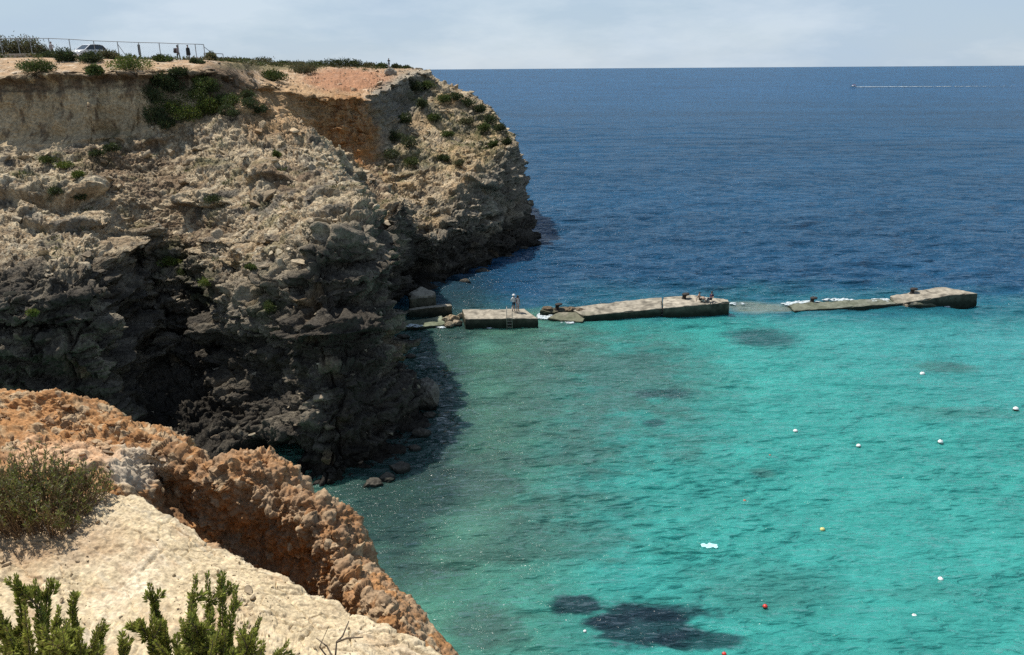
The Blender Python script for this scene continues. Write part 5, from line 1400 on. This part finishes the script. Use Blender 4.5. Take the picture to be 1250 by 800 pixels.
# dark post with a box-like head behind the fence
b, t = post_pts(169, 54.5, 98)
pr = empty('dark_bin_post', b); tag(pr, 'narrow dark upright marker standing behind the fence right of the car', 'post')
bm = bmesh.new(); bmesh.ops.create_cube(bm, size=1); bmesh.ops.scale(bm, verts=bm.verts, vec=(.24, .2, 1.2)); bmesh.ops.bevel(bm, geom=list(bm.edges), offset=.03, segments=2, affect='EDGES')
m = bpy.data.meshes.new('panel'); bm.to_mesh(m); bm.free(); o = link('panel', m, DSTEEL, pr); o.location = V(t - b - np.array([0, 0, .6]))
Tubes().add([(0, 0, -.1), tuple(t - b - np.array([0, 0, 1.15]))], .05, 6).build('stem', DSTEEL, pr)
# low wall at the left
wp = [at_depth(px, py, Y) for px, py, Y in ((-80, 66.5, 90), (0, 66.5, 90), (22, 65.8, 91), (46, 65, 93))]
v, f = [], []
for p in wp:
    zb = plateau_z(p[0], p[1]) - 0.3
    for dx, dy, z in ((0, -.18, zb), (0, -.18, p[2]), (0, .18, p[2]), (0, .18, zb)): v.append((p[0] + dx - wp[1][0], p[1] + dy - wp[1][1], z - wp[1][2]))
for i in range(3):
    for k in range(4):
        f.append((4 * i + k, 4 * i + (k + 1) % 4, 4 * i + 4 + (k + 1) % 4, 4 * i + 4 + k))
f += [(3, 2, 1, 0), (12, 13, 14, 15)]
lw = mesh_obj('low_wall', v, f, material('rendered_wall', (0.36, 0.31, 0.25), 0.9, noise=0.3, scale=3, bump=0.03), None, False, wp[1])
bv = lw.modifiers.new('bevel', 'BEVEL'); bv.width = 0.04; bv.segments = 2
tag(lw, 'low pale wall in front of the tall bushes at the far left', 'wall')

# people near the fence
def fence_person(px, top_py, Y, label, rz, tall=1.74, **kw):
    p = on_plateau(px, Y)
    return person('person', label, p, rz, **kw)
p4 = fence_person(66.5, 46.5, 93, 'person with dark hair and a pale shirt behind the dark shrub left of the car', R(20), pose={'elbow_r': (.27, -.06, 1.16), 'wrist_r': (.14, -.24, 1.08), 'palm_r': (.08, -.28, 1.07)},
                  shirt=cloth('cream', (0.40, 0.35, 0.33)), trousers=cloth('khaki', (0.22, 0.18, 0.13)), bare_arms=False)
p5 = fence_person(219, 53.3, 97, 'person in dark trousers carrying a round backpack, left of the two at the fence', R(80), pose=WALK, shirt=cloth('dusky', (0.30, 0.27, 0.28)), trousers=cloth('charcoal', (0.010, 0.010, 0.013)), hair='long', bare_arms=False)
backpack('round dark backpack on the back of the left person at the fence', p5, (0.05, 0.045, 0.05), off=(0, 0.27, 1.13), size=(.20, .17, .28))
p6 = fence_person(231.5, 54.5, 97, 'broad person in a long dark coat, right of the two at the fence', R(170), pose={}, shirt=cloth('black', (0.012, 0.013, 0.018)), trousers=cloth('brown', (0.10, 0.07, 0.05)), wide=1.25, bare_arms=False,
                  long_coat=cloth('dark_coat', (0.022, 0.025, 0.024)))

# ---- the white car
def car():
    p = at_depth(109, 70, 91); p[2] = plateau_z(p[0], p[1]) + 0.02
    ang = R(-90 - 27)
    root = empty('parked_car', p, ang); root.scale = (0.9, 0.97, 0.97); tag(root, 'white hatchback car parked behind the shrubs in front of the fence', 'car')
    PAINT = material('white_paint', (0.80, 0.80, 0.80), 0.25, spec=0.6, noise=0.03, scale=2); GLASS = material('car_glass', (0.03, 0.04, 0.045), 0.05, spec=0.9, noise=0.05)
    RUB = material('tyre_rubber', (0.02, 0.02, 0.021), 0.85, noise=0.2, scale=30); RIM = material('rim_metal', (0.55, 0.56, 0.58), 0.3, 0.9, noise=0.1)
    BLK = material('black_trim', (0.02, 0.02, 0.022), 0.55, noise=0.1); LAMP = material('lamp_glass', (0.75, 0.77, 0.78), 0.08, spec=0.9, noise=0.05)
    # side outline (x forward): lower shell
    prof = [(-2.02, .30), (-2.05, .55), (-2.02, .85), (-1.92, .96), (-1.0, .98), (0.6, .98), (1.05, .96), (1.75, .84), (1.98, .72), (2.06, .50), (2.0, .28)]
    def arch(cx):
        return [(cx + .36 * math.cos(a), .30 + .36 * math.sin(a)) for a in np.linspace(0, math.pi, 9)]
    outline = prof + arch(1.28) + arch(-1.30)
    st = [(-.86, .93), (-.80, 1.0), (.80, 1.0), (.86, .93)]
    bm = bmesh.new(); rows = []
    for y, s in st:
        rows.append([bm.verts.new((x * (0.985 if s < 1 else 1.0), y, .62 + (z - .62) * s)) for x, z in outline])
    n = len(outline)
    for a, b in zip(rows[:-1], rows[1:]):
        for i in range(n): bm.faces.new((a[i], a[(i + 1) % n], b[(i + 1) % n], b[i]))
    bm.faces.new(rows[0][::-1]); bm.faces.new(rows[-1])
    bmesh.ops.triangulate(bm, faces=[f for f in bm.faces if len(f.verts) > 4]); bmesh.ops.recalc_face_normals(bm, faces=bm.faces)
    m = bpy.data.meshes.new('body'); bm.to_mesh(m); bm.free(); body = link('body', m, PAINT, root)
    # cabin: roof with pillars
    low = [(-1.95, .96), (1.02, .95)]; roof = [(-1.55, 1.44), (.18, 1.50)]
    def cab(x, z): return (.80 - .17 * (z - .96) / .54)
    def P3(x, z, s): return (x, s * cab(x, z), z)
    pil = Tubes()
    bm = bmesh.new()
    top = [bm.verts.new(P3(x, z, s)) for s in (-1, 1) for x, z in ((-1.62, 1.40), (-1.2, 1.49), (-.5, 1.515), (.10, 1.48), (.22, 1.45))]
    for i in range(4): bm.faces.new((top[i], top[i + 1], top[5 + i + 1], top[5 + i]))
    bmesh.ops.recalc_face_normals(bm, faces=bm.faces)
    r_ = bmesh.ops.extrude_face_region(bm, geom=list(bm.faces)); bmesh.ops.translate(bm, verts=[v for v in r_['geom'] if isinstance(v, bmesh.types.BMVert)], vec=(0, 0, .035))
    m = bpy.data.meshes.new('roof'); bm.to_mesh(m); bm.free(); link('roof', m, PAINT, root)
    for s in (-1, 1):
        for a, b, r in (((1.05, .95), (.20, 1.46), .035), ((-.32, .97), (-.42, 1.50), .035), ((-1.98, .95), (-1.60, 1.42), .06)):
            Tubes().add([P3(*a, s), P3(*b, s)], r, 6).build('pillar', PAINT if r < .05 and a[0] > 1 else BLK if a[0] > -1 else PAINT, root)
    def pane(name, pts):
        c = np.mean(pts, 0); nrm = np.cross(np.array(pts[1]) - pts[0], np.array(pts[2]) - pts[0]); nrm /= np.linalg.norm(nrm)
        v = [tuple(np.array(p) + nrm * .006) for p in pts] + [tuple(np.array(p) - nrm * .006) for p in pts]; k = len(pts)
        f = [tuple(range(k)), tuple(range(2 * k - 1, k - 1, -1))] + [(i, k + i, k + (i + 1) % k, (i + 1) % k) for i in range(k)]
        mesh_obj(name, v, f, GLASS, root, False)
    pane('windscreen', [P3(1.0, .97, -.95), P3(1.0, .97, .95), P3(.20, 1.45, .95), P3(.20, 1.45, -.95)])
    pane('rear_window', [P3(-1.94, .97, -.95), P3(-1.94, .97, .95), P3(-1.60, 1.40, .95), P3(-1.60, 1.40, -.95)])
    for s in (-1, 1):
        pane('side_window', [P3(.92, .98, s), P3(-.28, .99, s), P3(-.38, 1.47, s), P3(.16, 1.45, s)])
        pane('side_window', [P3(-.38, .99, s), P3(-1.55, .99, s), P3(-1.45, 1.40, s), P3(-.46, 1.47, s)])
        for x in (1.28, -1.30):
            v, f = lathe([(.20, -.10), (.27, -.105), (.305, -.08), (.31, 0), (.305, .08), (.27, .105), (.20, .10)], 22)
            w = mesh_obj('wheel', [(a, c, b) for a, b, c in v], f, RUB, root, True, (x, s * .74, .31))
            v, f = lathe([(.205, -.108), (.18, -.112), (.06, -.10), (.05, .10), (.18, .112), (.205, .108)], 18)
            mesh_obj('rim', [(a, c, b) for a, b, c in v], f, RIM, w)
        bm = bmesh.new(); bmesh.ops.create_uvsphere(bm, u_segments=12, v_segments=8, radius=1); bmesh.ops.scale(bm, verts=bm.verts, vec=(.17, .15, .07)); m = bpy.data.meshes.new('headlight'); bm.to_mesh(m); bm.free()
        h = link('headlight', m, LAMP, root); h.location = (1.86, s * .62, .72)
        bm = bmesh.new(); bmesh.ops.create_cube(bm, size=1); bmesh.ops.scale(bm, verts=bm.verts, vec=(.09, .19, .13)); bmesh.ops.bevel(bm, geom=list(bm.edges), offset=.03, segments=2, affect='EDGES'); m = bpy.data.meshes.new('mirror'); bm.to_mesh(m); bm.free()
        mr_ = link('mirror', m, BLK, root); mr_.location = (.78, s * .93, 1.02)
    bm = bmesh.new(); bmesh.ops.create_cube(bm, size=1); bmesh.ops.scale(bm, verts=bm.verts, vec=(.05, 1.0, .16)); m = bpy.data.meshes.new('grille'); bm.to_mesh(m); bm.free(); g = link('grille', m, BLK, root); g.location = (2.03, 0, .55)
    bm = bmesh.new(); bmesh.ops.create_cube(bm, size=1); bmesh.ops.scale(bm, verts=bm.verts, vec=(.02, .5, .11)); m = bpy.data.meshes.new('number_plate'); bm.to_mesh(m); bm.free(); g = link('number_plate', m, PAINT, root); g.location = (2.07, 0, .42)
    return root
car()
# ================================================================ AFLOAT
# sitting pair at the end of the longest block
def sit(lean=0.12):
    return {'pelvis': (0, 0, .13), 'waist': (0, .03 + lean * .4, .30), 'chest': (0, .05 + lean, .49), 'neckbase': (0, .04 + lean, .62), 'neck': (0, .02 + lean, .67), 'jaw': (0, lean - .01, .74), 'skull': (0, lean, .82), 'crown': (0, lean, .875), 'nose': (0, lean - .098, .785),
            'shoulder_r': (.165, .05 + lean, .58), 'shoulder_l': (-.165, .05 + lean, .58), 'hip_r': (.09, -.03, .12), 'hip_l': (-.09, -.03, .12),
            'knee_r': (.12, -.40, .36), 'knee_l': (-.12, -.42, .34), 'ankle_r': (.11, -.66, .07), 'ankle_l': (-.11, -.68, .07), 'heel_r': (.11, -.65, .04), 'heel_l': (-.11, -.67, .04), 'toe_r': (.12, -.83, .032), 'toe_l': (-.12, -.85, .032),
            'elbow_r': (.24, -.10 + lean, .36), 'wrist_r': (.15, -.33, .42), 'palm_r': (.13, -.39, .42), 'elbow_l': (-.26, .16 + lean, .33), 'wrist_l': (-.25, .24 + lean, .08), 'palm_l': (-.25, .22 + lean, .035)}
q1 = L_(854, 367.2, 1.46); q2 = L_(867.5, 367.0, 1.50)
person('person', 'bare chested person sitting with knees drawn up, left of the pair on the block', q1, R(62), sit(0.05), SKIN, cloth('charcoal', (0.010, 0.010, 0.013)), bare_legs=True, shirt_on=False)
person('person', 'person in a purple top sitting with bent knees near the block corner', q2, R(-40), sit(0.16), cloth('purple', (0.045, 0.025, 0.06)), cloth('navy', (0.015, 0.018, 0.035)), bare_legs=False)
tw = empty('rolled_towel', L_(860.5, 367.3, 1.46)); tag(tw, 'pale heap of clothes and towel between the two seated people', 'towel')
bm = bmesh.new(); bmesh.ops.create_icosphere(bm, subdivisions=4, radius=1)
for v in bm.verts:
    d = 1 + 0.25 * math.sin(v.co.x * 5 + v.co.y * 3) * math.cos(v.co.z * 4 + v.co.y * 6); v.co = Vector((v.co.x * .42 * d, v.co.y * .26 * d, max(-.02, v.co.z * .30 * d)))
m = bpy.data.meshes.new('fabric'); bm.to_mesh(m); bm.free(); m.polygons.foreach_set('use_smooth', np.ones(len(m.polygons), bool)); link('fabric', m, cloth('sand', (0.42, 0.40, 0.35)), tw)

WHITE_B = material('buoy_white', (0.80, 0.80, 0.76), 0.4, noise=0.08, scale=8); RED_B = material('buoy_red', (0.55, 0.04, 0.03), 0.4, noise=0.15, scale=8)
RUST_B = material('buoy_faded', (0.40, 0.16, 0.10), 0.5, noise=0.2, scale=8); YEL_B = material('buoy_yellow', (0.62, 0.58, 0.22), 0.45, noise=0.15, scale=8)
WEED_B = material('buoy_weed', (0.03, 0.04, 0.02), 0.9, noise=0.3, scale=14)
def make_buoy(r, mat):
    root = empty('buoy')
    v, f = lathe([(r * .30, -r * .55), (r * .75, -r * .40), (r * .98, r * .05), (r * .95, r * .40), (r * .70, r * .80), (r * .30, r * 1.02), (r * .12, r * 1.12)], 18); mesh_obj('float', v, f, mat, root)
    v, f = lathe([(r * .2, -r * .9), (r * .6, -r * .75), (r * 1.02, -r * .12), (r * 1.03, r * .10), (r * .9, r * .12)], 18); mesh_obj('weed_band', v, f, WEED_B, root)
    t = Tubes(); t.add([(r * .16 * math.cos(a), 0, r * 1.18 + r * .16 * math.sin(a)) for a in np.linspace(0, 2 * math.pi, 11)], r * .05, 5); t.build('ring', IRON, root)
    return root
for i, (px, py, r, mt, lab) in enumerate((
    (1126, 457, .23, WHITE_B, 'white buoy farthest out, nearest the seaward end of the mole'),
    (1240, 500, .23, WHITE_B, 'white buoy at the right edge of the photo'),
    (971, 527, .19, WHITE_B, 'white buoy with a dark underside, left in its row of three'),
    (1048, 545, .18, WHITE_B, 'small white buoy in the middle of its row of three'),
    (1148, 540, .20, WHITE_B, 'round white buoy, right in its row of three'),
    (1004, 647, .16, YEL_B, 'yellowish buoy floating alone in the middle of the turquoise cove'),
    (1148, 708, .16, WHITE_B, 'white buoy with a tilted cap, low at the right'),
    (1116, 753, .15, WHITE_B, 'upright white buoy over a dark weight, lowest at the right'),
    (909, 612, .12, RUST_B, 'small faded brown red buoy up from the pale floating sheet'),
    (934, 741, .14, RED_B, 'bright red buoy off the large seagrass patch'),
    (884, 799, .12, RED_B, 'red buoy cut by the bottom edge of the photo'),
    (940, 556, .08, RUST_B, 'tiny dark float left of the row of white buoys'),
    (691, 759, .10, WHITE_B, 'small white float between the two dark seagrass patches'),
    (615, 740, .10, WHITE_B, 'white float over the green shallows left of the small seagrass patch'),
    (714, 771, .09, WHITE_B, 'white float at the left tip of the large seagrass patch'))):
    b = make_buoy(r * 0.85, mt); b.location = V(L_(px, py, 0.02)); b.rotation_euler = (R(RNG.uniform(-14, 14)), R(RNG.uniform(-14, 14)), R(RNG.uniform(0, 360)))
    tag(b, lab, 'buoy', 'mooring buoys in the cove')
# pale sheet drifting just at the surface
c = L_(866, 667, 0.09); rg = np.random.default_rng(3)
nx, ny = 16, 8; v = []
for i in range(nx + 1):
    for j in range(ny + 1):
        x = (i / nx - .5) * .86; y = (j / ny - .5) * .42 * (1 - .5 * abs(i / nx - .5)) + .05 * math.sin(i * .8)
        v.append((x, y, .04 + .02 * math.sin(i * 1.3) * math.cos(j * 1.1)))
f = [(i * (ny + 1) + j, (i + 1) * (ny + 1) + j, (i + 1) * (ny + 1) + j + 1, i * (ny + 1) + j + 1) for i in range(nx) for j in range(ny)]
sh = mesh_obj('plastic_sheet', v, f, material('pale_plastic', (0.42, 0.80, 0.80), 0.35, noise=0.1, scale=5), None, True, c)
sd_ = sh.modifiers.new('thick', 'SOLIDIFY'); sd_.thickness = 0.01
tag(sh, 'pale turquoise plastic sheet floating flat on the cove', 'plastic sheet')

# ---- far motor boat and its wake
bp_ = L_(1041.5, 106.2, 0.0)
boat = empty('motor_boat', bp_, R(176)); tag(boat, 'small white motor boat speeding left far out on the open sea', 'boat')
HULL = material('boat_white', (0.78, 0.78, 0.78), 0.3, noise=0.05); SEATS = material('boat_red', (0.45, 0.10, 0.09), 0.6, noise=0.1); BG = material('boat_glass', (0.05, 0.07, 0.09), 0.1, spec=0.9, noise=0.05)
sec = [(-3.6, 1.15, .75, .1), (-2, 1.25, .8, .0), (0, 1.25, .85, .0), (1.8, 1.0, 1.0, .1), (3.0, .5, 1.15, .35), (3.9, .03, 1.3, .85)]
v, f = [], []
for x, w, zt, zb in sec: v += [(x, -w, zt), (x, -w * .8, (zt + zb) / 2 - .1), (x, 0, zb - .3), (x, w * .8, (zt + zb) / 2 - .1), (x, w, zt)]
for i in range(len(sec) - 1):
    for k in range(4): f.append((5 * i + k, 5 * i + k + 1, 5 * i + 6 + k, 5 * i + 5 + k))
    f.append((5 * i + 4, 5 * i, 5 * i + 5, 5 * i + 9))
f.append((0, 1, 2, 3, 4))
mesh_obj('hull', v, f, HULL, boat, False)
def hexa(name, x0, x1, w0, z0, z1, slope, mat, par):
    v = [(x0, -w0, z0), (x1, -w0, z0), (x1, w0, z0), (x0, w0, z0), (x0 + slope * .3, -w0 * .85, z1), (x1 - slope, -w0 * .85, z1), (x1 - slope, w0 * .85, z1), (x0 + slope * .3, w0 * .85, z1)]
    f = [(3, 2, 1, 0), (4, 5, 6, 7), (0, 1, 5, 4), (1, 2, 6, 5), (2, 3, 7, 6), (3, 0, 4, 7)]
    o = mesh_obj(name, v, f, mat, par, False); bv = o.modifiers.new('bevel', 'BEVEL'); bv.width = .06; bv.segments = 2; return o
hexa('cabin', -.6, 1.6, .8, .82, 1.75, .5, HULL, boat); hexa('windscreen', 1.62, 2.0, .7, .95, 1.6, .3, BG, boat)
hexa('seat', -2.6, -1.2, .8, .8, 1.35, .2, SEATS, boat); hexa('outboard_motor', -4.1, -3.62, .28, .2, 1.35, .1, IRON, boat)
cn = hexa('canopy', -2.4, .9, 1.0, 2.35, 2.5, .2, SEATS, boat)
for x, y in ((-2.2, .9), (-2.2, -.9), (.6, .75), (.6, -.75)): Tubes().add([(x, y, .8), (x, y, 2.38)], .05, 5).build('canopy_pole', HULL, boat)
rg = np.random.default_rng(8); vs, fs, base = [], [], 0
e0 = L_(1046, 106.4, 0.25); e1 = L_(1236, 105.4, 0.25)
for i in range(900):
    t = rg.uniform(0, 1) ** 1.35
    gap = perlin(np.array([[t * 22, 0.3, 0.7]]), 55)[0]
    if rg.random() < 0.9 * t or (gap < 0.0 and rg.random() < 0.5): continue
    c = e0 + (e1 - e0) * t + np.array([rg.normal() * .6, rg.normal() * (1.2 + 4.0 * t), 0])
    s = rg.uniform(0.3, 1.0) * (1.5 - t * .8); k = 7
    a = np.linspace(0, 6.28, k, endpoint=False); q = s * rg.uniform(.5, 1.2, k)
    ring = np.stack([np.cos(a) * q * 2.0, np.sin(a) * q, np.zeros(k)], 1)
    vv = np.concatenate([ring + c, [c + [0, 0, .25 * s + .05]], [c - [0, 0, .2]]])
    for j in range(k): fs += [(base + j, base + (j + 1) % k, base + k), (base + (j + 1) % k, base + j, base + k + 1)]
    vs.append(vv); base += len(vv)
structure(mesh_obj('boat_wake', [tuple(x) for x in np.concatenate(vs)], fs, FOAM), 'stuff')
